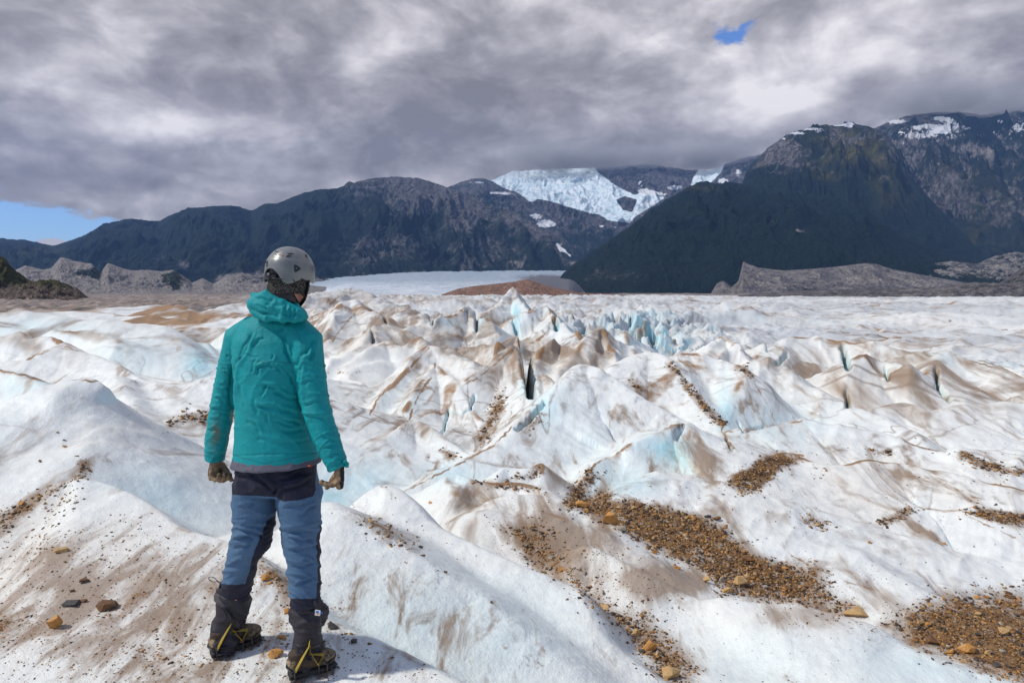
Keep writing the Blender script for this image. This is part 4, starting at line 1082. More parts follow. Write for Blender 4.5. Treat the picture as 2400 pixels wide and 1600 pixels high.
# brown island of rubble on the ice
mb, N_ = newmat("brown_rubble")
tc_ = N_.n('ShaderNodeTexCoord').outputs['Object']
v1_ = N_.n('ShaderNodeTexVoronoi'); N_.set(v1_, 'Vector', tc_); N_.set(v1_, 'Scale', .55)
nn_ = N_.noise(tc_, .12, 6, .7)
c_ = N_.ramp(v1_.outputs['Color'], [(0, (.10, .052, .035)), (.5, (.20, .105, .07)), (.85, (.27, .16, .115)), (1, (.46, .36, .30))])
c_ = N_.mix(N_.map(nn_, .4, .62, 0, .6), c_, (.12, .065, .045, 1))
finish(N_, c_, .95, v1_.outputs['Distance'], 1.2, .8)
mountain("brown_rubble_hill", [(1015, 697, 520), (1040, 688, 520), (1075, 676, 520), (1110, 670, 520), (1150, 666, 520), (1180, 663, 520), (1205, 660, 520), (1222, 656, 520), (1237, 654, 520), (1255, 660, 520), (1290, 672, 520), (1330, 680, 520), (1360, 686, 520),
                               (1430, 688, 520), (1480, 692, 520), (1530, 698, 520)], 440, -5, mb, .9, .10, 300, 70, 101, 7., None, crest_n=1.1)

# dark rocky slope close by on the left
mat_near = rock_material("near_hill", forest=(.030, .036, .016), rock=(.085, .066, .055), rock2=(.24, .19, .155), size=12.0, rockbias=.08)


def near_attr(u, v, V, T, rn, rn2):
    veg = .75 - .55 * sstep(655, 685, v) * (1 - .6 * sstep(.4, .9, val3(V[:, 0] / 14, V[:, 1] / 14, V[:, 2] * 0, 5)))
    return dict(veg=veg, scree=np.zeros_like(u) - .3 + .2 * rn, snow=np.zeros_like(u), ice=np.zeros_like(u), green=np.full(u.shape, .5))


mountain("rocky_hill_left_high", [(-600, 470, 560), (-200, 530, 560), (-60, 575, 560), (0, 598, 560), (12, 606, 560), (25, 622, 560), (45, 640, 560), (60, 652, 560), (90, 664, 560), (130, 690, 560), (170, 710, 560)],
         380, -5, mat_near, .9, .26, 300, 130, 111, 8., near_attr, crest_n=4.)
mountain("rocky_hill_left_low", [(-300, 680, 420), (0, 680, 420), (40, 668, 420), (70, 662, 420), (100, 657, 420), (125, 656, 420), (150, 663, 420), (175, 672, 420), (195, 686, 420), (212, 700, 420), (240, 712, 420)],
         300, -4.5, mat_near, .8, .30, 300, 110, 117, 5., near_attr, crest_n=3.5)

# valley floor and the far tongue of ice
mp, N_ = newmat("valley_gravel")
tc_ = N_.n('ShaderNodeTexCoord').outputs['Object']
a_ = N_.noise(N_.scale(tc_, (.010, .0030, .01)), 1.2, 8, .68, .4)
b_ = N_.noise(N_.scale(tc_, (.05, .015, .05)), 1.0, 6, .65)
c_ = N_.ramp(N_.math('MULTIPLY_ADD', b_, .4, N_.math('MULTIPLY', a_, .6)), [(.36, (.09, .08, .075)), (.48, (.19, .16, .135)), (.56, (.25, .20, .165)), (.64, (.36, .35, .35)), (.72, (.5, .54, .56))])
finish(N_, c_, .95, b_, 2.0, .6)
n_ = 260
tv = np.exp(np.linspace(math.log(160), math.log(8200), n_)); uv = np.linspace(-1.7, 1.7, 260)
Yg, Ag = np.meshgrid(tv, uv, indexing='ij')
Xg = Ag * Yg
Zg = np.full(Xg.shape, -9.0) + (3.0 * fbm(Xg / 160, Yg / 160, 5, 131) + 5.0 * ridged(Xg / 130, Yg / 60, 5, 132) - 1.5) * sstep(150, 500, Yg)
vf = mesh_np("valley_floor", np.stack([Xg, Yg, Zg], -1).reshape(-1, 3), grid_faces(n_, 260), mp)
tag(vf, kind='structure')

mg, N_ = newmat("far_ice")
tc_ = N_.n('ShaderNodeTexCoord').outputs['Object']
a_ = N_.noise(N_.scale(tc_, (.012, .0035, .01)), 1.0, 8, .7, .5)
b_ = N_.noise(N_.scale(tc_, (.06, .03, .05)), 1.0, 6, .7)
d_ = N_.attr('dirty')
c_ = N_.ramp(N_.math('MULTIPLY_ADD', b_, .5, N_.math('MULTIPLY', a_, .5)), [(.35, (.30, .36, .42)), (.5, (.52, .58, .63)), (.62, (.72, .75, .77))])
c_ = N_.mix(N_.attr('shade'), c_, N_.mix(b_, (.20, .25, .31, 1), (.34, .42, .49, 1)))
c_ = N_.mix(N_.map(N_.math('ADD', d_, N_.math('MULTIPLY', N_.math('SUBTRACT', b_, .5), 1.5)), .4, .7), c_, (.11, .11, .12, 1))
finish(N_, c_, .7, b_, 8.0, .8)
uv = np.linspace(600, 1500, 420); tv = np.linspace(0, 1, 260)
T_, U_ = np.meshgrid(tv, uv, indexing='ij')
Yg = 640 + (4700 - 640) * T_ ** 1.5
vv = np.interp(Yg, [640, 900, 1400, 2200, 3200, 4200, 4700], [693, 682, 668, 655, 643, 632, 627]) + 14 * sstep(1000, 700, U_) * sstep(.1, .6, T_)
Pg = np.stack([(U_ - 1200) / 1600 * Yg, Yg, CAMZ - (vv - 680) / 1600 * Yg], -1)
Pg[..., 2] += (.0022 * Yg) * ridged(Pg[..., 0] / 120, Pg[..., 1] / 50, 4, 141) - .0012 * Yg
ug, vg = proj(Pg)
Pg[..., 2] -= 60 * sstep(820, 640, ug - .0 * vg) * sstep(.0, .5, 1 - T_) + 30 * sstep(1250, 1330, ug) * sstep(.5, .1, T_) + 60 * sstep(1330, 1400, ug)
Pg[..., 2] = np.minimum(Pg[..., 2], np.where(T_ < .03, -12 + 200 * T_, 1e9))
dirty = gauss(ug, vg, [(1310, 662, 70, 18, 1.1), (1400, 680, 80, 16, 1.), (1240, 650, 60, 10, .4), (1000, 640, 200, 8, .25), (860, 655, 80, 10, .35), (700, 680, 60, 20, .9)])
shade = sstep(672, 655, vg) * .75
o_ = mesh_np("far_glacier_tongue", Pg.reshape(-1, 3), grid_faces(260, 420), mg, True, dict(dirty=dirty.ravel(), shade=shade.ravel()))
tag(o_, kind='structure')

# ------------------------------------------------------------------ air
hz = bpy.data.materials.new("haze"); hz.use_nodes = True
NH = NT(hz.node_tree)
ho = NH.n('ShaderNodeOutputMaterial'); hv = NH.n('ShaderNodeVolumePrincipled')
NH.set(hv, 'Color', (.24, .45, .95, 1)); NH.set(hv, 'Density', HAZE_D); NH.set(hv, 'Anisotropy', 0.0)
NH.t.links.new(hv.outputs[0], ho.inputs['Volume'])
bm = bmesh.new()
bmesh.ops.create_cube(bm, size=1)
for v_ in bm.verts:
    v_.co = Vector((v_.co.x * 30000, 2700 + v_.co.y * 11400, -17 + (v_.co.z + .5) * 1790))
me_ = bpy.data.meshes.new("haze"); bm.to_mesh(me_); bm.free(); me_.materials.append(hz)
hb = bpy.data.objects.new("haze", me_); COL.objects.link(hb)
tag(hb, kind='stuff')

# ------------------------------------------------------------------ cloud lying on the summits
def cloud(pts, zlow, zfull, ztop, ends, seed, dens):
    """one soft bank: a lumpy closed body whose density thins downwards and in holes"""
    mc = bpy.data.materials.new("low_cloud"); mc.use_nodes = True
    N = NT(mc.node_tree)
    out = N.n('ShaderNodeOutputMaterial'); vn = N.n('ShaderNodeVolumePrincipled')
    tc = N.n('ShaderNodeTexCoord').outputs['Object']
    sp = N.n('ShaderNodeSeparateXYZ'); N.set(sp, 0, tc)
    n = N.noise(N.vmath('ADD', tc, (seed * 331., 0, 0)), .0042, 5, .6, .4)
    k = N.math('ADD', N.map(sp.outputs[2], zlow, zfull), N.math('MULTIPLY', N.math('SUBTRACT', n, .5), 3.6))
    hi = N.math('ADD', sp.outputs[2], N.math('MULTIPLY', N.math('SUBTRACT', n, .5), 260.))
    k = N.math('MULTIPLY', N.map(k, .30, 1.1, 0, 1, True), N.map(hi, ztop - 190, ztop - 20, 1, 0, True))
    k = N.math('MULTIPLY', k, N.math('MULTIPLY', N.map(sp.outputs[0], ends[0], ends[1], 0, 1, True), N.map(sp.outputs[0], ends[2], ends[3], 1, 0, True)))
    de = N.math('MULTIPLY', k, dens)
    N.set(vn, 'Color', (.96, .96, .97, 1)); N.set(vn, 'Density', de); N.set(vn, 'Anisotropy', .1)
    N.t.links.new(vn.outputs[0], out.inputs['Volume'])
    mc.cycles.volume_step_rate = 1.0
    parts = []
    for (u, v, D, rx, ry, rz) in pts:
        parts.append(ellipsoid_np(P(u, v, D), rx, ry, rz, seed + u))
    V = np.vstack([p[0] for p in parts]); off = 0; F = []
    for q, f in parts:
        F += [[i + off for i in t] for t in f]; off += len(q)
    me = bpy.data.meshes.new("t"); me.from_pydata([tuple(a) for a in V], [], F); me.update()
    o = bpy.data.objects.new("low_cloud", me); COL.objects.link(o)
    m = o.modifiers.new("r", 'REMESH'); m.mode = 'VOXEL'; m.voxel_size = 30
    me2 = bpy.data.meshes.new_from_object(o.evaluated_get(bpy.context.evaluated_depsgraph_get()))
    o.modifiers.clear(); o.data = me2; me2.name = "low_cloud"
    me2.materials.clear(); me2.materials.append(mc)
    tag(o, "pale grey cloud bank hanging on the mountain tops", "cloud", kind='stuff')


def ellipsoid_np(c, rx, ry, rz, seed):
    bm = bmesh.new(); bmesh.ops.create_icosphere(bm, subdivisions=4, radius=1)
    q = np.array([w.co[:] for w in bm.verts]); fs = [[w.index for w in f.verts] for f in bm.faces]; bm.free()
    n = val3(q[:, 0] * 1.6 + seed, q[:, 1] * 1.6, q[:, 2] * 1.6, 5) * .22 + val3(q[:, 0] * 4 + seed, q[:, 1] * 4, q[:, 2] * 4, 6) * .10
    return q * (1 + n)[:, None] * np.array([rx, ry, rz]) + c, fs


cloud([(1180, 370, 7000, 520, 340, 170), (1260, 355, 7100, 480, 340, 200), (1390, 355, 7200, 480, 340, 190), (1480, 350, 7200, 440, 340, 180), (1570, 358, 7100, 400, 320, 170), (1660, 358, 7000, 380, 300, 160), (1740, 352, 6700, 260, 280, 140), (1350, 330, 7300, 900, 300, 150)],
      P(1400, 436, 7100)[2], P(1400, 380, 7100)[2], P(1400, 325, 7100)[2], (P(1130, 400, 7100)[0], P(1300, 400, 7100)[0], P(1660, 400, 7100)[0], P(1780, 400, 7100)[0]), 3, .0050)
cloud([(1990, 250, 5100, 260, 240, 80), (2110, 232, 5000, 320, 300, 120), (2210, 222, 5000, 380, 320, 140), (2320, 222, 5200, 380, 320, 150), (2420, 215, 5300, 380, 320, 160), (2560, 215, 5400, 460, 340, 170)],
      P(2200, 302, 5100)[2], P(2200, 252, 5100)[2], P(2200, 190, 5100)[2], (P(1960, 400, 5100)[0], P(2160, 400, 5100)[0], 9000., 9999.), 9, .0055)

# ------------------------------------------------------------------ where a sight line meets the ice
DG = bpy.context.evaluated_depsgraph_get()
bvh_ice = BVHTree.FromObject(glacier, DG)
CAMP = Vector((0, 0, CAMZ))


def ray(u, v, tree=None):
    d = Vector(P(u, v, 10.)) - CAMP
    h = (tree or bvh_ice).ray_cast(CAMP, d.normalized())
    return h[0], h[1]


def ground_z(x, y):
    h = bvh_ice.ray_cast(Vector((x, y, 30)), Vector((0, 0, -1)))
    return h[0].z if h[0] else -1.0


# ------------------------------------------------------------------ the walker
def tube(pts, rad, ref=(1, 0, 0), n=20, cap=True):
    """closed loft: pts (k,3), rad k x (a, b)"""
    pts = [Vector(p) for p in pts]
    V = []; F = []
    k = len(pts)
    ref = Vector(ref)
    for i, p in enumerate(pts):
        t = (pts[min(i + 1, k - 1)] - pts[max(i - 1, 0)]).normalized()
        x = (ref - t * ref.dot(t))
        if x.length < 1e-3: x = t.orthogonal()
        x.normalize(); y = t.cross(x)
        r = rad[i]; a, b = (r, r) if np.isscalar(r) else r
        for j in range(n):
            an = 2 * math.pi * j / n
            V.append(p + x * (a * math.cos(an)) + y * (b * math.sin(an)))
    for i in range(k - 1):
        for j in range(n):
            j2 = (j + 1) % n
            F.append((i * n + j, i * n + j2, (i + 1) * n + j2, (i + 1) * n + j))
    if cap:
        # rounded ends
        for e, (i, sgn) in enumerate(((0, -1), (k - 1, 1))):
            t = (pts[1] - pts[0]).normalized() if i == 0 else (pts[-1] - pts[-2]).normalized()
            r = rad[i]; r = r if np.isscalar(r) else min(r)
            c = len(V); V.append(pts[i] + t * sgn * r * (.5 if cap is True else cap))
            for j in range(n):
                j2 = (j + 1) % n
                F.append((i * n + j2, i * n + j, c) if i == 0 else (i * n + j, i * n + j2, c))
    return V, F


def ellipsoid(c, r, rot=None, n=16, m=12):
    c = Vector(c); V = []; F = []
    M = rot or Matrix.Identity(3)
    V.append(c + M @ Vector((0, 0, -r[2])))
    for i in range(1, m):
        ph = math.pi * i / m - math.pi / 2
        for j in range(n):
            th = 2 * math.pi * j / n
            V.append(c + M @ Vector((r[0] * math.cos(ph) * math.cos(th), r[1] * math.cos(ph) * math.sin(th), r[2] * math.sin(ph))))
    V.append(c + M @ Vector((0, 0, r[2])))
    for j in range(n):
        F.append((0, 1 + (j + 1) % n, 1 + j))
        F.append((len(V) - 1, 1 + (m - 2) * n + j, 1 + (m - 2) * n + (j + 1) % n))
    for i in range(m - 2):
        for j in range(n):
            a = 1 + i * n + j; b = 1 + i * n + (j + 1) % n
            F.append((a, b, b + n, a + n))
    return V, F


def join(parts):
    V = []; F = []
    for v, f in parts:
        o = len(V); V += list(v); F += [tuple(i + o for i in q) for q in f]
    return V, F


def voxel(parts, vs, smooth=4, fac=.5):
    V, F = join(parts)
    me = bpy.data.meshes.new("tmp"); me.from_pydata([tuple(v) for v in V], [], F); me.update()
    o = bpy.data.objects.new("tmp", me); COL.objects.link(o)
    m = o.modifiers.new("r", 'REMESH'); m.mode = 'VOXEL'; m.voxel_size = vs
    if smooth:
        s = o.modifiers.new("s", 'SMOOTH'); s.iterations = smooth; s.factor = fac
    dg = bpy.context.evaluated_depsgraph_get()
    ev = o.evaluated_get(dg).to_mesh()
    co = np.empty(len(ev.vertices) * 3, np.float32); ev.vertices.foreach_get('co', co)
    nf = len(ev.polygons)
    lt = np.empty(nf, np.int32); ev.polygons.foreach_get('loop_total', lt)
    li = np.empty(len(ev.loops), np.int32); ev.loops.foreach_get('vertex_index', li)
    if (lt == 4).all():
        Fo = li.reshape(-1, 4)
    else:
        Fo = []; k = 0
        for q in lt:
            Fo.append(tuple(int(a) for a in li[k:k + q])); k += q
    o.evaluated_get(dg).to_mesh_clear()
    bpy.data.objects.remove(o); bpy.data.meshes.remove(me)
    return co.reshape(-1, 3).astype(float), Fo


def normals(V, F):
    F = np.asarray(F)
    a = V[F[:, 2]] - V[F[:, 0]]; b = V[F[:, 3]] - V[F[:, 1]] if F.shape[1] == 4 else V[F[:, 1]] - V[F[:, 0]]
    n = np.cross(a, b) if F.shape[1] == 4 else np.cross(b, a)
    N = np.zeros_like(V)
    for k in range(F.shape[1]):
        np.add.at(N, F[:, k], n)
    return N / (np.linalg.norm(N, axis=1, keepdims=True) + 1e-12)


def creases(V, Nn, L, wmul=1.0):
    """folds pressed into cloth: (u0, v0, u1, v1, width px, depth mm[, bend px]) on the side facing the viewer"""
    u, v = proj(V)
    d = np.zeros(len(V))
    face = sstep(.05, -.35, (Nn * ((V - np.array(CAMP)) / np.linalg.norm(V - np.array(CAMP), axis=1, keepdims=True))).sum(1))
    for c in L:
        u0, v0, u1, v1, w, a = c[:6]; bend = c[6] if len(c) > 6 else 0
        du, dv = u1 - u0, v1 - v0; l = math.hypot(du, dv)
        t = ((u - u0) * du + (v - v0) * dv) / (l * l)
        s = ((u - u0) * -dv + (v - v0) * du) / l
        s = s - bend * 4 * np.clip(t, 0, 1) * (1 - np.clip(t, 0, 1)) + 1.2 * np.sin(t * 9 + u0)
        env = np.exp(-(np.maximum(np.abs(t - .5) - .33, 0) / .12) ** 2) * (.75 + .25 * np.sin(t * 5 + v0))
        w = w * wmul
        d += -a * .001 * env * (np.exp(-(s / w) ** 2) - .75 * np.exp(-((s + 1.7 * w) / (1.1 * w)) ** 2))
    return d * face


def J(u, v, D):
    return Vector(P(u, v, D))


gl = ray(498, 1541)[0]; gl2 = ray(612, 1500)[0]; gr = ray(680, 1592)[0]; gr2 = ray(785, 1562)[0]
print("feet", gl, gl2, gr, gr2)

# --- cloth and other materials of the figure
def cloth_mat(name, col, rough=.6, weave=900., bump=.0006, spec=.4, var=.15, sheen=0.0, dirt=None):
    m, N = newmat(name)
    tc = N.n('ShaderNodeTexCoord').outputs['Object']
    n1 = N.noise(tc, 9., 4, .6); n2 = N.noise(tc, 60., 4, .6); n3 = N.noise(tc, weave, 2, .5)
    c0 = tuple(c * (1 - var) for c in col); c1 = tuple(min(1, c * (1 + var)) for c in col)
    c = N.mix(N.map(N.math('MULTIPLY_ADD', n2, .4, N.math('MULTIPLY', n1, .6)), .35, .65), (*c0, 1), (*c1, 1))
    if name.startswith('teal'): c = N.mix(N.math('MULTIPLY', N.attr('seam'), .55), c, (.0, .09, .09, 1))
    if dirt:
        c = N.mix(N.math('MULTIPLY', N.attr('dirt'), N.map(n2, .35, .6)), c, (*dirt, 1))
    h = N.math('ADD', N.math('MULTIPLY_ADD', n2, 1.2, n3), N.math('MULTIPLY', N.noise(N.scale(tc, (1, 1, 2.2)), 24., 4, .62, 1.4), 3.0))
    finish(N, c, rough, h, bump, .8, Specular_IOR_Level=spec, Sheen_Weight=sheen)
    return m


M_JACKET = cloth_mat("teal_shell_fabric", (.001, .262, .278), .55, 700, .0012, .25, .10, 0, (.18, .17, .10))
M_MID = cloth_mat("grey_fleece", (.12, .115, .145), .9, 400, .001, .2)
M_GAITER = cloth_mat("gaiter_nylon", (.020, .016, .022), .55, 500, .001, .45, .25)
M_BLACK = cloth_mat("black_plastic", (.012, .012, .014), .45, 300, .0003, .5)
M_SKIN = cloth_mat("skin", (.55, .26, .18), .55, 300, .0004, .4, .08)
M_BOOT = cloth_mat("boot_leather", (.060, .042, .030), .75, 120, .002, .3, .45, 0, (.34, .25, .15))
M_SOLE = cloth_mat("boot_rubber", (.02, .018, .018), .7, 120, .001, .4, .3)
M_STEEL = cloth_mat("crampon_steel", (.05, .042, .04), .45, 200, .0004, .6, .4)
M_YEL = cloth_mat("yellow_webbing", (.36, .26, .04), .7, 700, .0006, .3, .2)
M_ORANGE = cloth_mat("orange_bumper", (.85, .40, .01), .5, 200, .0003, .4)
M_RED = cloth_mat("red_print", (.45, .05, .02), .6, 200, .0003, .3)
M_WHITE = cloth_mat("white_label", (.75, .76, .78), .6, 200, .0003, .3)
M_BLUEP = cloth_mat("blue_print", (.03, .12, .42), .6, 200, .0003, .3)


def trouser_mat():
    m, N = newmat("trouser_fabric")
    tc = N.n('ShaderNodeTexCoord').outputs['Object']
    n1 = N.noise(tc, 10., 4, .6); n2 = N.noise(tc, 70., 4, .6)
    blue = N.mix(N.map(n1, .3, .7), (.056, .115, .20, 1), (.078, .148, .245, 1))
    navy = N.mix(N.map(n1, .3, .7), (.010, .011, .024, 1), (.022, .022, .042, 1))
    a = N.map(N.attr('navy'), .45, .55)
    c = N.mix(a, blue, navy)
    c = N.mix(N.attr('seam'), c, (.03, .07, .13, 1))
    finish(N, c, .75, N.math('ADD', n2, N.noise(tc, 800., 2, .5)), .0012, .8, Specular_IOR_Level=.3)
    return m


M_TROUSER = trouser_mat()


def knit_mat():
    m, N = newmat("marled_knit")
    tc = N.n('ShaderNodeTexCoord').outputs['Object']
    v = N.n('ShaderNodeTexVoronoi'); N.set(v, 'Vector', N.scale(tc, (1, 1, .7))); N.set(v, 'Scale', 430.)
    c = N.ramp(v.outputs['Color'], [(0, (.012, .012, .012)), (.42, (.03, .028, .026)), (.6, (.10, .09, .08)), (.85, (.26, .24, .21)), (1, (.4, .37, .33))])
    finish(N, c, .95, N.math('SUBTRACT', 1., v.outputs['Distance']), .004, 1.0, Specular_IOR_Level=.1)
    return m


def glove_mat():
    m, N = newmat("glove_leather")
    tc = N.n('ShaderNodeTexCoord').outputs['Object']
    n = N.noise(tc, 45., 4, .6); n2 = N.noise(tc, 500., 2, .6)
    tan = N.mix(N.map(n, .35, .65), (.13, .085, .05, 1), (.40, .27, .16, 1))
    c = N.mix(N.attr('dark'), tan, (.018, .016, .018, 1))
    finish(N, c, .8, n2, .001, .8, Specular_IOR_Level=.25)
    return m


def helmet_mat():
    m, N = newmat("helmet_shell")
    tc = N.n('ShaderNodeTexCoord').outputs['Object']
    n = N.noise(tc, 30., 4, .6); n2 = N.noise(tc, 320., 3, .6)
    c = N.mix(N.map(n, .35, .65), (.20, .205, .20, 1), (.255, .26, .25, 1))
    c = N.mix(N.math('MULTIPLY', N.attr('band'), .35), c, (.12, .13, .12, 1))
    sc = N.map(N.noise(N.scale(tc, (1, 3, .4)), 90., 5, .75, .6), .62, .7, 0, .4)
    c = N.mix(sc, c, (.34, .34, .33, 1))
    finish(N, c, N.map(n, .3, .7, .28, .42), n2, .0004, .5, Specular_IOR_Level=.5, Metallic=.25)
    return m


M_KNIT = knit_mat(); M_GLOVE = glove_mat(); M_HELMET = helmet_mat()

# --- head frame
HYAW = math.radians(-29)                 # turned to the right
HC = J(679, 641, 2.97)
HR = Matrix.Rotation(HYAW, 3, 'Z') @ Matrix.Rotation(math.radians(-7), 3, 'X') @ Matrix.Rotation(math.radians(3), 3, 'Y')


def HL(x, y, z):
    return HC + HR @ Vector((x * .86, y * .86, z * 1.03))


# --- body: one continuous surface under the clothes
BZ = 0
neck0 = J(660, 745, 2.99)
Lsh, Lel, Lwr = J(556, 800, 3.03), J(523, 950, 3.04), J(506, 1080, 3.02)
Rsh, Rel, Rwr = J(722, 805, 2.95), J(742, 950, 2.90), J(796, 1096, 2.86)
Lhip, Lkn, Lan = J(600, 1130, 3.02), J(588, 1262, 3.03), J(528, 1480, gl.y + .05)
Rhip, Rkn, Ran = J(696, 1130, 2.98), J(708, 1265, 2.95), J(716, 1510, gr.y + .04)
body_parts = [
    ellipsoid(HL(0, .0, -.005), (.066, .083, .108), HR, 24, 18),
    ellipsoid(HL(0, .045, -.075), (.056, .058, .055), HR),           # jaw
    ellipsoid(HL(0, .088, -.105), (.024, .020, .020), HR),           # chin
    tube([HL(0, .094, -.015), HL(0, .104, -.035), HL(0, .114, -.052)], [.008, .011, .014], n=12),   # nose
    ellipsoid(HL(.074, -.002, -.035), (.008, .018, .030), HR), ellipsoid(HL(-.074, -.002, -.035), (.008, .018, .030), HR),
    ellipsoid(HL(.030, .084, -.004), (.016, .010, .009), HR), ellipsoid(HL(-.030, .084, -.004), (.016, .010, .009), HR),
    ellipsoid(HL(0, .092, -.079), (.024, .011, .009), HR),           # lips
    tube([HL(0, -.01, -.05), (HL(0, -.02, -.09) + neck0) / 2, neck0, neck0 - Vector((0, 0, .05))], [.058, .055, .055, .06]),
    tube([J(645, 785, 3.0), J(640, 810, 3.0), J(640, 880, 3.0), J(642, 980, 3.0), J(646, 1060, 3.0), J(648, 1105, 3.0), J(648, 1125, 3.0)],
         [(.08, .05), (.13, .07), (.135, .09), (.12, .085), (.13, .09), (.14, .09), (.10, .07)], n=28),
    tube([J(645, 795, 3.0), Lsh, Lel, Lwr], [.05, .045, .036, .026]), tube([J(650, 795, 2.99), Rsh, Rel, Rwr], [.05, .045, .036, .026]),
    tube([Lhip, Lkn, Lan, gl + Vector((.03, .02, .07))], [.070, .040, .022, .022]), tube([Rhip, Rkn, Ran, gr + Vector((.03, .02, .07))], [.070, .040, .022, .022]),
    tube([gl + Vector((.02, .02, .06)), gl2 + Vector((-.06, -.05, .05))], [.032, .028]), tube([gr + Vector((.02, .02, .06)), gr2 + Vector((-.05, -.03, .05))], [.032, .028]),
]
bv, bf = voxel(body_parts, .0065, 5)
person = mesh_np("person", bv, bf, M_SKIN, True)
tag(person, "person seen from behind in teal jacket, blue trousers, grey helmet and crampons, standing on ice", "person")
root_loc = Vector(((gl.x + gr.x) / 2, (gl.y + gr.y) / 2, min(gl.z, gr.z)))
person.data.transform(Matrix.Translation(-root_loc)); person.location = root_loc
MI = Matrix.Translation(-root_loc)


def part(name, V, F, mat, parent=None, attrs=None, smooth=True, label=None):
    V = np.asarray([tuple(v) for v in V], float) - np.array(root_loc)
    o = mesh_np(name, V, F, mat, smooth, attrs, parent or person)
    if label: o['label'] = label
    return o


def solid_part(name, parts, mat, parent=None, vs=None, smooth=3, attrs=None, label=None):
    V, F = join(parts) if vs is None else voxel(parts, vs, smooth)
    return part(name, V, F, mat, parent, attrs, True, label)


for s in (-1, 1):
    e_ = part("eye", *ellipsoid(HL(s * .030, .0925, -.006), (.009, .005, .006), HR), M_WHITE)
    part("pupil", *ellipsoid(HL(s * .030, .0968, -.006), (.004, .002, .004), HR), M_BLACK, e_)

# --- jacket
torso = tube([J(655, 742, 2.99), J(650, 756, 2.99), J(643, 774, 2.99), J(640, 800, 2.99), J(639, 850, 2.98), J(639, 920, 2.98), J(641, 1000, 2.985), J(645, 1045, 2.985), J(648, 1074, 2.985), J(648, 1080, 2.985)],
             [(.060, .060), (.100, .078), (.148, .095), (.176, .115), (.172, .130), (.158, .130), (.166, .132), (.180, .138), (.190, .143), (.186, .138)], n=40, cap=.1)
lsl = tube([J(600, 775, 3.0), J(562, 795, 3.02), J(546, 850, 3.03), J(532, 905, 3.035), J(521, 955, 3.04), J(512, 1005, 3.03), J(505, 1050, 3.02), J(503, 1078, 3.02)],
           [(.075, .07), (.070, .070), (.060, .066), (.055, .062), (.052, .060), (.049, .055), (.0465, .049), (.042, .044)], n=28, cap=.1)
rsl = tube([J(685, 772, 2.97), J(718, 800, 2.95), J(724, 855, 2.93), J(732, 910, 2.91), J(742, 960, 2.89), J(757, 1005, 2.88), J(776, 1055, 2.865), J(793, 1096, 2.86)],
           [(.075, .07), (.073, .072), (.067, .070), (.064, .067), (.060, .062), (.057, .058), (.052, .053), (.042, .044)], n=28, cap=.1)
jv, jf = voxel([torso, lsl, rsl, tube([J(575, 792, 3.01), J(700, 792, 2.97)], [.075, .078]), tube([J(655, 735, 2.985), J(652, 760, 2.985)], [.078, .10])], .0036, 5)
nn = normals(jv, jf)
U, Vv = proj(jv)
# sleeve coordinates
def axis_coord(V, pts):
    pts = np.array([tuple(p) for p in pts]); best = np.full(len(V), 1e9); s = np.zeros(len(V)); acc = 0
    for i in range(len(pts) - 1):
        d = pts[i + 1] - pts[i]; L = np.linalg.norm(d)
        t = np.clip(((V - pts[i]) @ d) / L ** 2, 0, 1)
        q = np.linalg.norm(V - pts[i] - t[:, None] * d, axis=1)
        k = q < best; best[k] = q[k]; s[k] = acc + t[k] * L; acc += L
    return s, best


sl, dl_ = axis_coord(jv, [J(562, 795, 3.02), J(532, 905, 3.035), J(512, 1005, 3.03), J(503, 1078, 3.02)])
sr, dr_ = axis_coord(jv, [J(718, 800, 2.95), J(732, 910, 2.91), J(757, 1005, 2.88), J(793, 1096, 2.86)])
ml = (dl_ < .075) & (U < 556); mr = (dr_ < .078) & (U > 700) & ((U - 700) > (980 - Vv) * .0)
dis = np.zeros(len(jv))
X3, Y3, Z3 = jv.T
for mask, s_, cx in ((ml, sl, 520), (mr, sr, 745)):
    w = (U - cx) / 60.
    f1 = 1 - np.abs(val3(s_ * 22 + .9 * w + 1.2 * val3(X3 * 9, Y3 * 9, Z3 * 9, 4), w * .9 + 5, Y3 * 5, 11))
    f2 = 1 - np.abs(val3(s_ * 48 - 1.4 * w, w * 1.6, Y3 * 9, 12))
    k = sstep(.02, .12, s_)
    dis += mask * (np.clip(f1, 0, 1) ** 7 * .0045 + np.clip(f2, 0, 1) ** 6 * .002 - .001) * k
mt = ~(ml | mr)
w1 = val3(X3 * 6, Y3 * 6, Z3 * 6, 21)
f3 = 1 - np.abs(val3(X3 * 7 + w1, Y3 * 4, Z3 * 13 + 1.6 * w1 + X3 * 6, 22))
f4 = 1 - np.abs(val3(X3 * 17 + w1 * 2, Y3 * 9, Z3 * 30 - 9 * X3, 23))
low = sstep(830, 900, Vv)
hemk = sstep(1068, 1040, Vv)
dis += mt * hemk * (np.clip(f3, 0, 1) ** 8 * .0035 * (.2 + .8 * low) + np.clip(f4, 0, 1) ** 8 * .001 * (.3 + .7 * low) - .001)
dis += .002 * val3(X3 * 40, Y3 * 40, Z3 * 40, 24) * .6
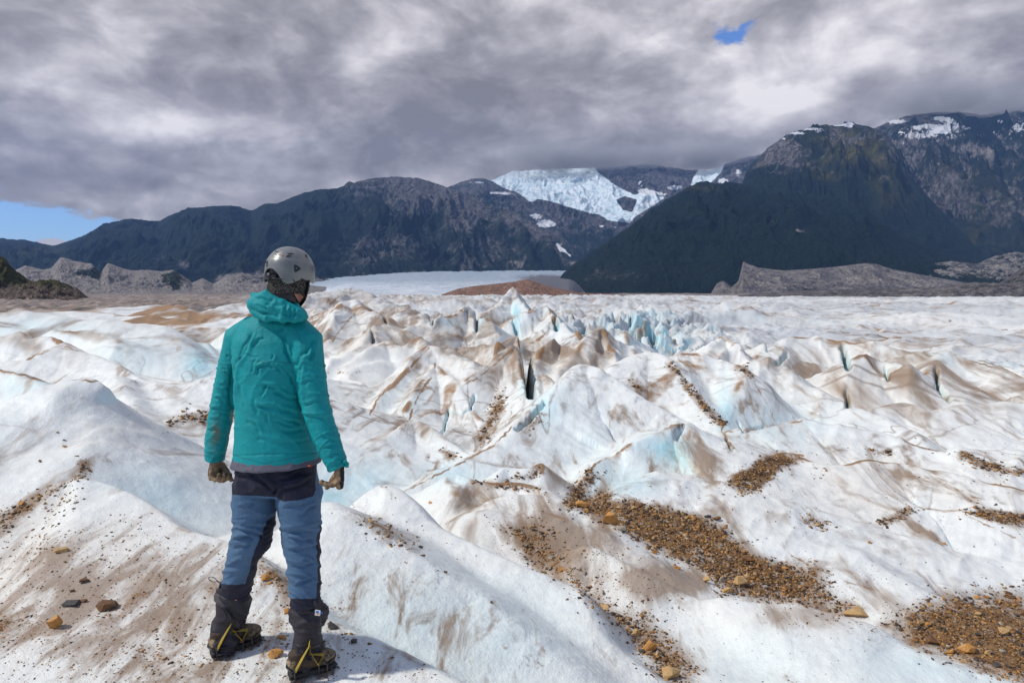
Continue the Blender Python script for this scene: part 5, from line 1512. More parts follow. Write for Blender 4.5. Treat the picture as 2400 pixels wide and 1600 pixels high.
JC = [
    (592, 775, 550, 850, 5, 9, -6), (550, 850, 545, 965, 6, 10, 2), (545, 960, 548, 1010, 5, 6), (704, 850, 700, 925, 6, 9, 2), (700, 925, 716, 995, 6, 9, 2), (716, 995, 742, 1055, 6, 8, 2),
    # long diagonal folds under the shoulders
    (588, 775, 545, 860, 6, 10, -8), (545, 860, 543, 960, 7, 12, 3), (578, 790, 556, 835, 4, 6, -3), (664, 780, 690, 860, 5, 6, 4), (668, 810, 684, 850, 4, 8, 2), (735, 795, 712, 830, 6, 12, -3), (712, 826, 692, 862, 6, 12, 2), (738, 790, 728, 850, 5, 8),
    (692, 862, 700, 930, 5, 10, 3), (650, 700, 652, 760, 4, 2),
    # centre of the back
    (600, 800, 618, 791, 4, 7), (588, 815, 605, 800, 4, 4), (600, 862, 640, 860, 4, 9, -4), (628, 850, 650, 862, 4, 9, 2), (650, 862, 662, 876, 4, 7), (598, 838, 588, 875, 4, 6), (606, 862, 604, 880, 4, 6), (640, 830, 636, 850, 3, 4),
    (612, 905, 660, 922, 5, 8, -5), (625, 900, 612, 930, 4, 7), (640, 918, 700, 935, 5, 10, 3), (600, 950, 650, 950, 5, 9, 5), (650, 955, 700, 968, 5, 8, 3), (592, 935, 604, 975, 5, 6), (655, 985, 712, 998, 5, 8, -4), (622, 968, 632, 1000, 4, 4),
    (575, 985, 612, 1015, 5, 6, -4), (660, 1010, 715, 1005, 5, 7, 3), (600, 1025, 640, 1040, 5, 4), (640, 985, 690, 1000, 4, 5), (560, 900, 575, 960, 5, 4), (565, 830, 610, 838, 3, 3), (676, 870, 690, 900, 4, 8), (640, 1040, 735, 1030, 5, 4),
    # forearm crumples
    (755, 1020, 785, 1035, 4, 6), (762, 1050, 790, 1040, 4, 6), (770, 1070, 790, 1060, 4, 6), (782, 1085, 800, 1072, 4, 6), (705, 975, 765, 985, 4, 6, -4), (712, 950, 750, 940, 4, 5), (710, 900, 750, 880, 4, 5), (735, 870, 760, 900, 4, 5),
    (500, 930, 530, 942, 4, 6), (495, 960, 522, 955, 4, 7), (490, 985, 520, 980, 4, 5), (485, 1010, 512, 1002, 4, 6), (484, 1035, 520, 1042, 4, 5), (515, 900, 540, 912, 4, 5), (520, 860, 538, 880, 4, 5), (530, 830, 545, 842, 4, 6),
]
dis += creases(jv, nn, JC, .85) * 1.0 * sstep(1072, 1050, Vv * mt)
# hem and cuff stitching
dis += -.003 * np.exp(-((Vv - (1066 - .05 * (U - 600))) / 2.2) ** 2) * mt * (Vv > 1000)
jv = jv + nn * dis[:, None]
dirtj = gauss(U, Vv, [(508, 1010, 9, 26, 1.0), (500, 1040, 10, 20, .4)]) * 1.2
sm_ = np.zeros(len(jv))
for L_ in ([(612, 762), (580, 790), (560, 830), (551, 880), (549, 930)], [(690, 765), (706, 800), (708, 850), (702, 900)], [(640, 752), (640, 768)], [(545, 1066), (620, 1086), (750, 1060)], [(480, 1066), (505, 1076), (530, 1064)], [(770, 1098), (795, 1088), (812, 1070)], [(585, 845), (690, 850)]):
    sm_ = np.maximum(sm_, in_line(U, Vv, L_, 1.3))
jacket = part("jacket", jv, jf, M_JACKET, None, dict(dirt=np.clip(dirtj, 0, 1), seam=sm_ * (nn[:, 1] < 0)))

# hood lying on the shoulders
hp = [
    ellipsoid(J(648, 722, 2.90), (.112, .050, .036), Matrix.Rotation(math.radians(10), 3, 'Y'), 24, 14),
    ellipsoid(J(606, 712, 2.92), (.052, .045, .036), Matrix.Rotation(math.radians(10), 3, 'Y')),
    ellipsoid(J(640, 705, 2.92), (.080, .050, .040), Matrix.Rotation(math.radians(16), 3, 'Y')),
    tube([J(583, 712, 2.93), J(597, 733, 2.90), J(625, 744, 2.88), J(662, 746, 2.87), J(692, 746, 2.88), J(712, 750, 2.91)], [.008, .016, .020, .020, .018, .010]),
    tube([J(592, 692, 2.95), J(612, 693, 2.91), J(645, 703, 2.89), J(678, 716, 2.89), J(700, 728, 2.90), J(720, 746, 2.93)], [.014, .016, .016, .016, .022, .014]),
    tube([J(686, 722, 2.92), J(716, 744, 2.94), J(706, 752, 2.98)], [.035, .016, .010]),
    # collar around the neck
    tube([J(655, 748, 2.985), J(656, 720, 2.985), J(650, 700, 2.975)], [(.088, .085), (.080, .080), (.068, .07)], cap=.1),
    tube([J(652, 712, 2.96), J(632, 690, 2.94), J(629, 676, 2.95)], [.05, .030, .010]),
    tube([J(630, 677, 2.955), J(655, 693, 2.92), J(680, 708, 2.925), J(700, 722, 2.96)], [.009, .012, .012, .012]),
    tube([J(668, 745, 2.985), J(690, 742, 3.0), J(702, 738, 3.04)], [.07, .055, .04]),
]
hv_, hf_ = voxel(hp, .0040, 4)
hn = normals(hv_, hf_)
hx, hy, hz_ = hv_.T
q = 1 - np.abs(val3(hx * 14, hy * 14, hz_ * 22 + hx * 8, 31))
hd = np.clip(q, 0, 1) ** 3 * .007 - .003
hd += creases(hv_, hn, [(603, 695, 670, 718, 4, 8, 3), (628, 705, 622, 725, 4, 8), (640, 700, 630, 715, 4, 7), (590, 715, 640, 738, 4, 6, -5), (672, 712, 668, 742, 3, 6), (664, 716, 660, 742, 3, -5), (682, 722, 680, 742, 3, 6), (692, 722, 690, 745, 3, 5), (600, 730, 660, 744, 3, 7)])
hood = part("hood", hv_ + hn * hd[:, None], hf_, M_JACKET, jacket, dict(dirt=np.zeros(len(hv_))))
part("cuff_tab", *tube([J(806, 1080, 2.83), J(813, 1086, 2.84), J(812, 1094, 2.84)], [(.010, .006)] * 3, n=10), M_JACKET, jacket, dict(dirt=np.zeros(32)))

# grey layer showing below the hem
mv, mf = voxel([tube([J(646, 1050, 2.985), J(647, 1072, 2.985), J(648, 1086, 2.985)], [(.170, .125), (.186, .140), (.196, .150)], n=40, cap=.05)], .004, 3)
mn_ = normals(mv, mf)
mv = mv + mn_ * (.004 * (1 - np.abs(val3(mv[:, 0] * 25, mv[:, 1] * 9, mv[:, 2] * 50, 41)))[:, None])
part("fleece_hem", mv, mf, M_MID)

# --- trousers
tp = [
    tube([J(648, 1062, 2.99), J(648, 1090, 2.99), J(648, 1125, 2.985), J(648, 1150, 2.985)], [(.165, .115), (.178, .122), (.186, .128), (.17, .115)], n=36, cap=.3),
    tube([J(600, 1110, 2.99), J(597, 1160, 2.99), J(597, 1225, 3.0), J(588, 1268, 3.01), J(571, 1300, 3.03), J(560, 1345, 3.07), J(553, 1385, gl.y + .06)],
         [(.085, .115), (.094, .112), (.090, .100), (.084, .092), (.073, .085), (.067, .078), (.060, .066)], n=28),
    tube([J(697, 1110, 2.98), J(700, 1160, 2.975), J(706, 1225, 2.965), J(707, 1270, 2.96), J(711, 1310, 2.955), J(714, 1355, 2.95), J(716, 1415, gr.y + .04)],
         [(.085, .115), (.100, .115), (.085, .100), (.077, .090), (.070, .082), (.069, .078), (.064, .068)], n=28),
]
tv_, tf_ = voxel(tp, .0036, 4)
tn = normals(tv_, tf_)
U, Vv = proj(tv_)
x3, y3, z3 = tv_.T
w1 = val3(x3 * 5, y3 * 5, z3 * 5, 51)
leg = sstep(1180, 1240, Vv)
side_ = np.where(U < 652, 1.0, -1.0)
f1 = 1 - np.abs(val3(x3 * 5 + w1, y3 * 3, z3 * 26 + w1 * 2.4 - side_ * x3 * 10, 52))
f2 = 1 - np.abs(val3(x3 * 12 + w1, y3 * 5, z3 * 52 + w1 * 3 - side_ * x3 * 16, 53))
f3 = 1 - np.abs(val3(x3 * 11 + z3 * 7, y3 * 4, z3 * 13 - x3 * 5, 54))
td = leg * (np.clip(f1, 0, 1) ** 5 * .009 + np.clip(f2, 0, 1) ** 4 * .004 - .003) + (1 - leg) * (np.clip(f3, 0, 1) ** 4 * .009 - .003)
TC = [(655, 1135, 640, 1160, 5, 8), (655, 1125, 720, 1100, 5, 7, 3), (660, 1150, 735, 1120, 5, 7, 3), (548, 1120, 600, 1110, 6, 7), (600, 1110, 640, 1150, 6, 8, 4), (665, 1190, 720, 1180, 5, 5), (560, 1190, 600, 1180, 5, 6), (700, 1210, 745, 1180, 5, 6),
      (555, 1240, 620, 1260, 5, 8, -4), (550, 1262, 600, 1262, 5, 8, -3), (545, 1285, 590, 1278, 5, 7), (668, 1250, 745, 1246, 5, 6, -3), (675, 1290, 745, 1275, 5, 6, 3), (680, 1330, 745, 1315, 5, 5, 3), (690, 1375, 740, 1350, 4, 5), (530, 1330, 575, 1310, 5, 5), (672, 1262, 740, 1265, 4, 5)]
td += creases(tv_, tn, TC, .85) * 1.6
# zip line of the detachable lower legs
zl = np.where(U < 652, 1222 + .06 * (U - 548), 1236 - .16 * (U - 665))
td += .005 * np.exp(-((Vv - zl) / 5) ** 2) - .004 * np.exp(-((Vv - zl - 9) / 3) ** 2)
seat = np.where(U < 650, 1158 + .07 * (U - 545), np.interp(U, [650, 665, 700, 735, 745], [1168, 1174, 1172, 1162, 1100]))
navy = sstep(2.0, -2.0, Vv - seat) * (U < 742)
# inner panel of the left leg
inl = np.interp(Vv, [1205, 1222, 1260, 1290, 1320, 1385], [648, 624, 610, 596, 588, 571])
navy = np.maximum(navy, sstep(-1.5, 1.5, U - inl) * (U < 652) * sstep(1205, 1215, Vv))
inr = np.interp(Vv, [1225, 1260, 1300, 1320, 1400], [752, 741, 741, 746, 742])
navy = np.maximum(navy, sstep(-1.5, 1.5, U - inr) * (U > 652) * sstep(1225, 1235, Vv))
navy = np.maximum(navy, np.where(U < 652, sstep(1366, 1369, Vv), sstep(1400, 1403, Vv)))
seam = np.exp(-((Vv - zl) / 1.6) ** 2) * .4 * (1 - np.clip(navy, 0, 1))
trousers = part("trousers", tv_ + tn * td[:, None], tf_, M_TROUSER, None, dict(navy=navy, seam=seam))
part("pocket_tag", *tube([J(722, 1091, 2.845), J(730, 1092, 2.845)], [(.003, .006)] * 2, ref=(0, 0, 1), n=8), M_RED, trousers)

# --- gloves
def hand(wrist, d, spread, palm, thumb_side, curl, name="glove", thumb_dir=None, sc=1.0):
    """wrist point, direction to the knuckles, axis from index to little finger, side to which fingers close"""
    wrist = Vector(wrist); d = Vector(d).normalized(); palm = Vector(palm); palm = (palm - d * palm.dot(d)).normalized()
    sp = d.cross(palm).normalized()
    if sp.dot(Vector(spread)) < 0: sp = -sp
    parts = []
    kn = []
    for i in range(4):
        off = (i - 1.5) * .0205
        k = wrist + d * (.088 - .004 * abs(i - 1.2)) * sc + sp * off
        kn.append(k)
        parts.append(tube([wrist + sp * off * .62 + d * .005, wrist + d * .045 + sp * off * .9, k], [.0150, .0155, .0135], n=12))
    parts.append(tube([wrist - d * .03, wrist + d * .01, wrist + d * .055, wrist + d * .08], [(.030, .022), (.031, .021), (.040, .019), (.040, .015)], ref=sp, n=18))
    lens = [(.042, .026, .021), (.046, .030, .022), (.043, .028, .021), (.034, .021, .018)]
    tips = []
    for i in range(4):
        p = kn[i]; a = 0; pts = [p]; rd = [.0122]
        for s, L in enumerate(lens[i]):
            a += math.radians(curl[i][s])
            dirv = d * math.cos(a) + palm * math.sin(a)
            # short steps keep the knuckles round
            p = p + dirv * L * .92
            pts.append(p); rd.append([.0112, .0102, .0088][s])
        parts.append(tube(pts, rd, ref=sp, n=12, cap=.6)); tips.append(p)
    tb = wrist + d * .025 - sp * .030 + palm * .006
    td_ = thumb_dir or (d * .75 - sp * .35 + palm * .55)
    td_ = Vector(td_).normalized()
    t1 = tb + td_ * .038; t2 = t1 + (td_ * .6 + d * .6 + palm * .35).normalized() * .028; t3 = t2 + (d * .7 + palm * .7 + sp * .2).normalized() * .022
    parts.append(tube([wrist + d * .012 - sp * .012, tb, t1, t2, t3], [.016, .0165, .0125, .0112, .0095], n=12, cap=.6))
    V, F = voxel(parts, .0026, 3, .4)
    nn = normals(V, F)
    w = V - np.array(wrist)
    back = -(nn @ np.array(palm))
    al = w @ np.array(d)
    dark = sstep(.0, .5, back) * (sstep(-.2, .25, back + .5 * val3(V[:, 0] * 30, V[:, 1] * 30, V[:, 2] * 30, 3)))
    cr = 1 - np.abs(val3(V[:, 0] * 60, V[:, 1] * 60, V[:, 2] * 90, 6))
    V = V + nn * (.0016 * np.clip(cr, 0, 1) ** 3 - .0005)[:, None]
    return part(name, V, F, M_GLOVE, None, dict(dark=np.clip(dark, 0, 1)))


gL = hand(J(507, 1080, 3.02), (-.10, .0, -1), (.35, -.9, 0), (.95, -.25, -.05), -1, [(52, 68, 45), (58, 70, 45), (62, 72, 45), (62, 72, 48)], sc=.75, thumb_dir=(.75, -.25, -.75))
gR = hand(J(795, 1098, 2.86), (.02, -.02, -1), (-.3, -.9, 0), (-.95, -.25, 0), -1, [(58, 42, 22), (66, 42, 20), (72, 38, 18), (70, 35, 15)], sc=.62)

# --- helmet
HB = []


def helm_pt(phi, z, off=0.0):
    """phi 0 = front, measured towards the wearer's right; z height above the widest line"""
    zz = max(z, 0.0)
    c = .112
    k = math.sqrt(max(0.0, 1 - (zz / c) ** 2.3))
    k = k ** .92
    if z < 0: k = 1 - .35 * (-z) * (1.0 if abs(math.cos(phi)) < .7 else 1.2)
    if z > .048: k *= 1 - .020 * min(1, (z - .048) / .008)
    a = .1035; b = .130 if math.cos(phi) > 0 else .126
    x = a * math.sin(phi); y = b * math.cos(phi)
    n = 2.25
    r = 1 / ((abs(math.sin(phi)) ** n + abs(math.cos(phi)) ** n) ** (1 / n))
    x *= r * k * (1 + off / .11); y *= r * k * (1 + off / .11)
    return HL(x, y, z + (off * zz / c))


def helm_rim(phi):
    p = math.degrees(abs((phi + math.pi) % (2 * math.pi) - math.pi))
    return float(np.interp(p, [0, 25, 45, 70, 95, 115, 130, 142, 155, 168, 180], [-.018, -.026, -.030, -.026, -.018, -.040, -.050, -.040, -.012, .004, .006]))


nph, nz = 120, 44
HV = []; HF = []; band = []
for side in range(2):
    off = 0 if side == 0 else -.006
    for i in range(nz):
        t = i / (nz - 1)
        for j in range(nph):
            ph = 2 * math.pi * j / nph
            zr = helm_rim(ph)
            z = zr + (.1119 - zr) * math.sin(t * math.pi / 2) ** (1 if t < 1 else 1)
            HV.append(helm_pt(ph, z, off)); band.append(1.0 if z < .048 else 0.0)
for side in range(2):
    o = side * nz * nph
    for i in range(nz - 1):
        for j in range(nph):
            a = o + i * nph + j; b = o + i * nph + (j + 1) % nph
            q = (a, b, b + nph, a + nph)
            HF.append(q if side == 0 else q[::-1])
for j in range(nph):
    a = j; b = (j + 1) % nph; o = nz * nph
    HF.append((b, a, o + a, o + b))
helmet = part("helmet", HV, HF, M_HELMET, None, dict(band=band))
bvh_h = BVHTree.FromPolygons([tuple(v) for v in HV], HF)


def decal(name, tree, poly, mat, parent, off=.0015, thick=.002, sub=4):
    """thin moulded piece lying on a surface, outline given by sight lines"""
    top = []; bot = []
    pts = []
    for i in range(len(poly)):
        a = poly[i]; b = poly[(i + 1) % len(poly)]
        for s in range(sub):
            pts.append((a[0] + (b[0] - a[0]) * s / sub, a[1] + (b[1] - a[1]) * s / sub))
    cu = sum(p[0] for p in pts) / len(pts); cv = sum(p[1] for p in pts) / len(pts)
    V = []; n = len(pts)
    rings = []
    for f in (1.0, .66, .33):
        for (u_, v_) in pts:
            h, nrm = ray(cu + (u_ - cu) * f, cv + (v_ - cv) * f, tree)
            if h is None: return None
            V.append(h + nrm * off * (1 if nrm.dot(CAMP - h) > 0 else -1))
    h, nrm = ray(cu, cv, tree)
    if h is None: return None
    V.append(h + nrm * off)
    F = []
    for r in range(2):
        for j in range(n):
            F.append((r * n + j, r * n + (j + 1) % n, (r + 1) * n + (j + 1) % n, (r + 1) * n + j))
    for j in range(n):
        F.append((2 * n + j, 2 * n + (j + 1) % n, 3 * n))
    m = len(V)
    # rim going into the surface
    for j in range(n):
        h, nrm = ray(pts[j][0], pts[j][1], tree)
        V.append(h - nrm * thick)
    for j in range(n):
        F.append((j, m + j, m + (j + 1) % n, (j + 1) % n))
    return part(name, V, F, mat, parent)


for nm, poly in (("vent", [(689, 621), (693, 620), (703, 627), (704, 631), (693, 638), (690, 636)]), ("vent", [(643, 593), (648, 596), (650, 599), (646, 597)]),
                 ("vent", [(669, 602), (673, 599), (684, 599), (677, 602)]), ("vent", [(645, 588), (653, 591), (652, 592), (645, 590)]), ("vent", [(674, 594), (688, 594), (688, 595.5), (674, 595.5)]),
                 ("vent", [(715, 596), (718, 597), (720, 605), (717, 601)]), ("vent", [(624, 614), (628, 611), (627, 622), (625, 626)])):
    decal(nm, bvh_h, poly, M_BLACK, helmet, .0012, .002, 3)
decal("print", bvh_h, [(652, 597), (666, 598.5), (666, 599.6), (652, 598.2)], M_RED, helmet, .0010, .001, 3)
# liner, dial and headband inside the shell
lin = [ellipsoid(HL(0, 0, .004), (.080, .099, .085), HR, 28, 16)]
solid_part("liner", lin, M_BLACK, helmet)
hbp = [HL(.085 * math.sin(a), .114 * math.cos(a), -.020 - .012 * (math.cos(a) < -.5)) for a in np.linspace(math.radians(95), math.radians(265), 22)]
solid_part("headband", [tube(hbp, [(.006, .016)] * 22, ref=(0, 0, 1), n=12)], M_BLACK, helmet)
dial_c = HL(.0, -.122, -.026)
solid_part("adjuster_dial", [tube([dial_c, dial_c + HR @ Vector((0, -.012, 0))], [.016, .0145], n=24, cap=.1), tube([HL(-.035, -.112, -.024), HL(0, -.122, -.026), HL(.035, -.112, -.024)], [(.008, .012)] * 3, ref=(0, 0, 1), n=12)], M_BLACK, helmet)
for s in (1, -1):
    st_ = [HL(s * .096, .035, -.02), HL(s * .093, .038, -.060), HL(s * .074, .045, -.100), HL(s * .03, .06, -.128)]
    solid_part("chin_strap", [tube(st_, [(.003, .010)] * 4, ref=HR @ Vector((0, 1, 0)), n=10)], M_BLACK, helmet)
    st_ = [HL(s * .088, -.06, -.03), HL(s * .090, -.02, -.060), HL(s * .080, .040, -.092)]
    solid_part("chin_strap", [tube(st_, [(.003, .008)] * 3, ref=HR @ Vector((0, 1, 0)), n=10)], M_BLACK, helmet)

# knitted hat below the rim, and dark neck gaiter
kb = []
for i, z in enumerate(np.linspace(.02, -.082, 10)):
    kb.append((z, .090 + .002 * math.sin(i * 2), .109 + .002 * math.sin(i * 2)))
KV = []; KF = []
nk = 64
for (z, a, b) in kb:
    for j in range(nk):
        an = 2 * math.pi * j / nk
        zz = z - .010 * (math.cos(an) < 0) * abs(math.cos(an)) + .030 * max(0, math.cos(an)) ** 2 * (z < -.02)
        rr_ = 1 + .015 * math.sin(an * 9 + z * 100) - .07 * (z < -.06)
        KV.append(HL(a * math.sin(an) * rr_, b * math.cos(an) * rr_, zz))
for i in range(len(kb) - 1):
    for j in range(nk):
        KF.append((i * nk + j, (i + 1) * nk + j, (i + 1) * nk + (j + 1) % nk, i * nk + (j + 1) % nk))
part("knit_hat", KV, KF, M_KNIT)
part("neck_warmer", *voxel([tube([HL(0, -.050, -.062), HL(0, -.045, -.095), J(668, 722, 2.975), J(660, 745, 2.98)], [(.058, .040), (.060, .048), (.072, .062), (.08, .07)], n=26)], .004, 3), M_BLACK)

# --- gaiters
def gaiter(cx, rad, seed, name="gaiter"):
    V, F = voxel([tube(cx, rad, n=28, cap=.1)], .0042, 3)
    nn = normals(V, F)
    x, y, z = V.T
    w = val3(x * 8, y * 8, z * 8, seed)
    f = 1 - np.abs(val3(x * 6 + w, y * 6, z * 20 + 2 * w + x * 8, seed + 1))
    f2 = 1 - np.abs(val3(x * 16 + w, y * 12, z * 40 + w, seed + 2))
    top = max(p[2] for p in cx)
    zz = sstep(top - .035, top - .015, z)
    ang = np.arctan2(y - cx[0][1], x - cx[0][0])
    d = (1 - zz) * (np.clip(f, 0, 1) ** 4 * .022 + np.clip(f2, 0, 1) ** 4 * .006 - .008) + zz * .0022 * np.sin(ang * 22)
    d -= .006 * np.exp(-((z - top + .035) / .006) ** 2)
    return part(name, V + nn * d[:, None], F, M_GAITER)


gyl = gl.y + .05; kl_ = gyl / 3.0
GL_ = gaiter([J(551, 1366, gyl), J(547, 1395, gyl), J(540, 1425, gyl), J(536, 1455, gyl), J(536, 1480, gyl), J(533, 1500, gyl), J(533, 1511, gyl + .005)],
             [(a * kl_, b * kl_) for a, b in [(.064, .063), (.071, .068), (.069, .067), (.061, .063), (.059, .064), (.058, .070), (.058, .076)]], 61)
gyr = gr.y + .07
GR_ = gaiter([J(716, 1404, gyr), J(720, 1425, gyr), J(726, 1440, gyr), J(722, 1470, gyr), J(722, 1500, gyr), J(720, 1525, gyr), J(718, 1542, gyr + .005)],
             [(.061, .060), (.069, .067), (.074, .069), (.063, .062), (.062, .064), (.060, .070), (.060, .078)], 67)
# draw cord loop on the left, toggle and maker's patch on the right
lp = [J(517, 1366, gyl - .04)] + [J(500 + 9 * math.cos(a) - 2, 1357 + 5.5 * math.sin(a) + .25 * 9 * math.cos(a), gyl - .04) for a in np.linspace(.3, 2 * math.pi - .3, 16)] + [J(518, 1368, gyl - .04)]
solid_part("draw_cord", [tube(lp, [.0016] * len(lp), n=8)], M_BLACK, GL_)
solid_part("toggle", [tube([J(517, 1368, gyl - .05), J(515, 1376, gyl - .05)], [.006, .006], n=10)], M_BLACK, GL_)
lp = [J(734, 1406, gyr - .075), J(737, 1415, gyr - .085), J(742, 1425, gyr - .09), J(749, 1420, gyr - .085), J(751, 1432, gyr - .085), J(745, 1442, gyr - .085)]
solid_part("draw_cord", [tube(lp, [.0018] * len(lp), n=8)], M_BLACK, GR_)
solid_part("toggle", [tube([J(737, 1406, gyr - .085), J(741, 1418, gyr - .09)], [.007, .007], n=10)], M_BLACK, GR_)
lab = J(744.5, 1435, gyr - .088)


def quad_box(c, rx, rz, th, rot=0.0):
    R_ = Matrix.Rotation(rot, 3, 'Y')
    V = [Vector(c) + R_ @ Vector((sx * rx, sy * th, sz * rz)) for sx in (-1, 1) for sy in (-1, 1) for sz in (-1, 1)]
    F = [(0, 1, 3, 2), (4, 6, 7, 5), (0, 4, 5, 1), (2, 3, 7, 6), (0, 2, 6, 4), (1, 5, 7, 3)]
    return V, F


pt_ = part("patch", *quad_box(lab, .0115, .0125, .0015, .12), M_WHITE, GR_, smooth=False)
part("patch_mark", *quad_box(lab + Vector((-.001, -.002, .004)), .0055, .0048, .0008, .12), M_BLUEP, GR_, smooth=False)
part("patch_mark", *quad_box(lab + Vector((.001, -.002, -.0055)), .0060, .0028, .0008, -.3), M_ORANGE, GR_, smooth=False)
part("patch_mark", *quad_box(lab + Vector((.018, -.001, .000)), .004, .003, .0008, .3), M_BLUEP, GR_, smooth=False)

# --- boots with crampons
def boot(heel, toe, seed):
    heel = Vector(heel); toe = Vector(toe)
    L = (toe - heel); Ln = L.length
    f = L.normalized(); up = Vector((0, 0, 1)); r = f.cross(up).normalized(); up = r.cross(f).normalized()
    h0 = .022                     # sole rests on the crampon frame

    def bp(a, s, z): return heel + f * (a * Ln) + r * s + up * (z + h0)
    # upper
    secs = [(.02, .030, .062, .050), (.12, .034, .080, .062), (.30, .038, .105, .066), (.45, .040, .095, .052), (.62, .045, .082, .042), (.80, .048, .066, .034), (.93, .042, .052, .027), (1.0, .026, .040, .020)]
    up_parts = [tube([bp(a, 0, hgt / 2 + .012) for a, w, hgt, _ in secs], [(w, hgt / 2) for a, w, hgt, _ in secs], ref=r, n=24, cap=.25),
                tube([bp(.20, 0, .05), bp(.20, 0, .10)], [(.034, .040), (.034, .04)], ref=r, n=20)]
    V, F = voxel(up_parts, .0042, 3)
    nn = normals(V, F)
    c = 1 - np.abs(val3(V[:, 0] * 30, V[:, 1] * 30, V[:, 2] * 40, seed))
    V = V + nn * (.002 * np.clip(c, 0, 1) ** 3)[:, None]
    w = V - np.array(heel); al = w @ np.array(f) / Ln
    dk = np.clip(sstep(.16, .05, al) * (w[:, 2] < .10) + sstep(.70, .78, al) * .6, 0, 1)
    b = part("boot", V, F, M_BOOT, None, dict(dirt=dk))
    # rubber sole with lugs
    sp = []
    for i in range(11):
        a = .02 + i * .094
        wdt = np.interp(a, [0, .1, .35, .7, .9, 1.0], [.030, .036, .033, .046, .040, .026])
        for s in (-1, 1):
            sp.append(tube([bp(a, s * wdt * .55, -.008), bp(a, s * wdt * .55, .012)], [(wdt * .5, .011)] * 2, ref=r, n=8, cap=.02))
    sp.append(tube([bp(a, 0, .010) for a in (0, .1, .35, .7, .9, 1.0)], [(.033, .010), (.039, .012), (.037, .012), (.049, .012), (.044, .012), (.028, .010)], ref=r, n=16, cap=.3))
    part("sole", *voxel(sp, .0035, 1), M_SOLE, b)
    # steel frame, side rails and points
    cp_ = []
    for s in (-1, 1):
        cp_.append(tube([bp(.0, s * .026, -.010), bp(.10, s * .036, -.010), bp(.28, s * .036, -.010), bp(.30, s * .03, -.010)], [(.004, .005)] * 4, ref=up, n=6))
        cp_.append(tube([bp(.55, s * .036, -.010), bp(.75, s * .048, -.010), bp(.92, s * .040, -.010), bp(1.0, s * .018, -.012)], [(.004, .005)] * 4, ref=up, n=6))
        # upright posts for the bindings
        for a, w_, hh in ((.08, .040, .045), (.60, .046, .045), (.78, .052, .040)):
            cp_.append(tube([bp(a, s * w_ * .9, -.010), bp(a, s * w_ * 1.08, hh)], [(.003, .008)] * 2, ref=f, n=6))
        cp_.append(tube([bp(.60, s * .050, .036), bp(.69, s * .053, .050), bp(.78, s * .056, .032)], [.003] * 3, n=6))
        for a, w_ in ((.03, .030), (.26, .038), (.58, .040), (.74, .048), (.90, .042)):
            cp_.append(tube([bp(a, s * w_, -.008), bp(a, s * w_ * 1.12, -.050)], [(.003, .011), (.0015, .002)], ref=r, n=6, cap=.1))
    cp_.append(tube([bp(.29, 0, -.011), bp(.56, 0, -.011)], [(.012, .002)] * 2, ref=r, n=8))
    for s in (-1, 1):
        cp_.append(tube([bp(.98, s * .015, -.010), bp(1.06, s * .016, -.016), bp(1.12, s * .016, -.036)], [(.008, .003), (.007, .003), (.002, .002)], ref=r, n=6, cap=.1))
    solid_part("crampon_frame", cp_, M_STEEL, b)
    solid_part("anti_snow_plate", [tube([bp(.02, 0, -.014), bp(.22, 0, -.014)], [(.030, .005)] * 2, ref=r, n=10), tube([bp(.64, 0, -.014), bp(.90, 0, -.014)], [(.038, .005), (.034, .005)], ref=r, n=10)], M_ORANGE, b)
    # heel cup and toe bail
    solid_part("toe_bail", [tube([bp(.78, -.054, .030), bp(.90, -.046, .042), bp(1.0, -.022, .046), bp(1.02, 0, .046), bp(1.0, .022, .046), bp(.90, .046, .042), bp(.78, .054, .030)], [(.0035, .006)] * 7, ref=up, n=8)], M_BLACK, b)
    solid_part("heel_cup", [tube([bp(.12, -.044, .030), bp(.0, -.034, .040), bp(-.035, 0, .044), bp(.0, .034, .040), bp(.12, .044, .030)], [(.004, .008)] * 5, ref=up, n=8)], M_BLACK, b)
    # webbing over the instep
    for k, (a0, a1, hh) in enumerate(((.10, .60, .155), (.60, .62, .120))):
        pts = [bp(a0, .046, .040), bp(a0 + .12, .058, .085), bp(.42, .052, hh - .02), bp(.47, .030, hh), bp(.48, 0, hh + .01), bp(.47, -.030, hh), bp(.42, -.052, hh - .02), bp(a1, -.056, .050)]
        st = solid_part("strap", [tube(pts, [(.0026, .0125)] * len(pts), ref=(r * .2 + f).normalized() if k else f, n=8)], M_YEL, b)
    solid_part("strap", [tube([bp(.58, .060, .046), bp(.50, .064, .080), bp(.44, .056, .112)], [(.0022, .0085)] * 3, ref=f, n=8)], M_YEL, b)
    for k in range(5):
        t = k / 4
        c0 = bp(.56 - .10 * t, .066 - .004 * t, .054 + .050 * t)
        solid_part("strap_print", [tube([c0 - up * .0035, c0 + up * .0035], [(.0012, .0018)] * 2, ref=r, n=6)], M_RED, b)
    solid_part("buckle", [tube([bp(.44, .060, .092), bp(.49, .064, .078)], [(.004, .011)] * 2, ref=f, n=8)], M_STEEL, b)
    return b, bp


bL, bpL = boot(gl + Vector((.0, .0, -.004)), gl2 + Vector((0, 0, 0)), 5)
bR, bpR = boot(gr + Vector((.0, .0, -.004)), gr2 + Vector((0, 0, 0)), 8)
solid_part("strap_tail", [tube([bpR(.44, .060, .130), bpR(.62, .090, .150), bpR(.75, .085, .160)], [(.0015, .009)] * 3, ref=(0, 0, 1), n=8)], M_BLACK, bR)

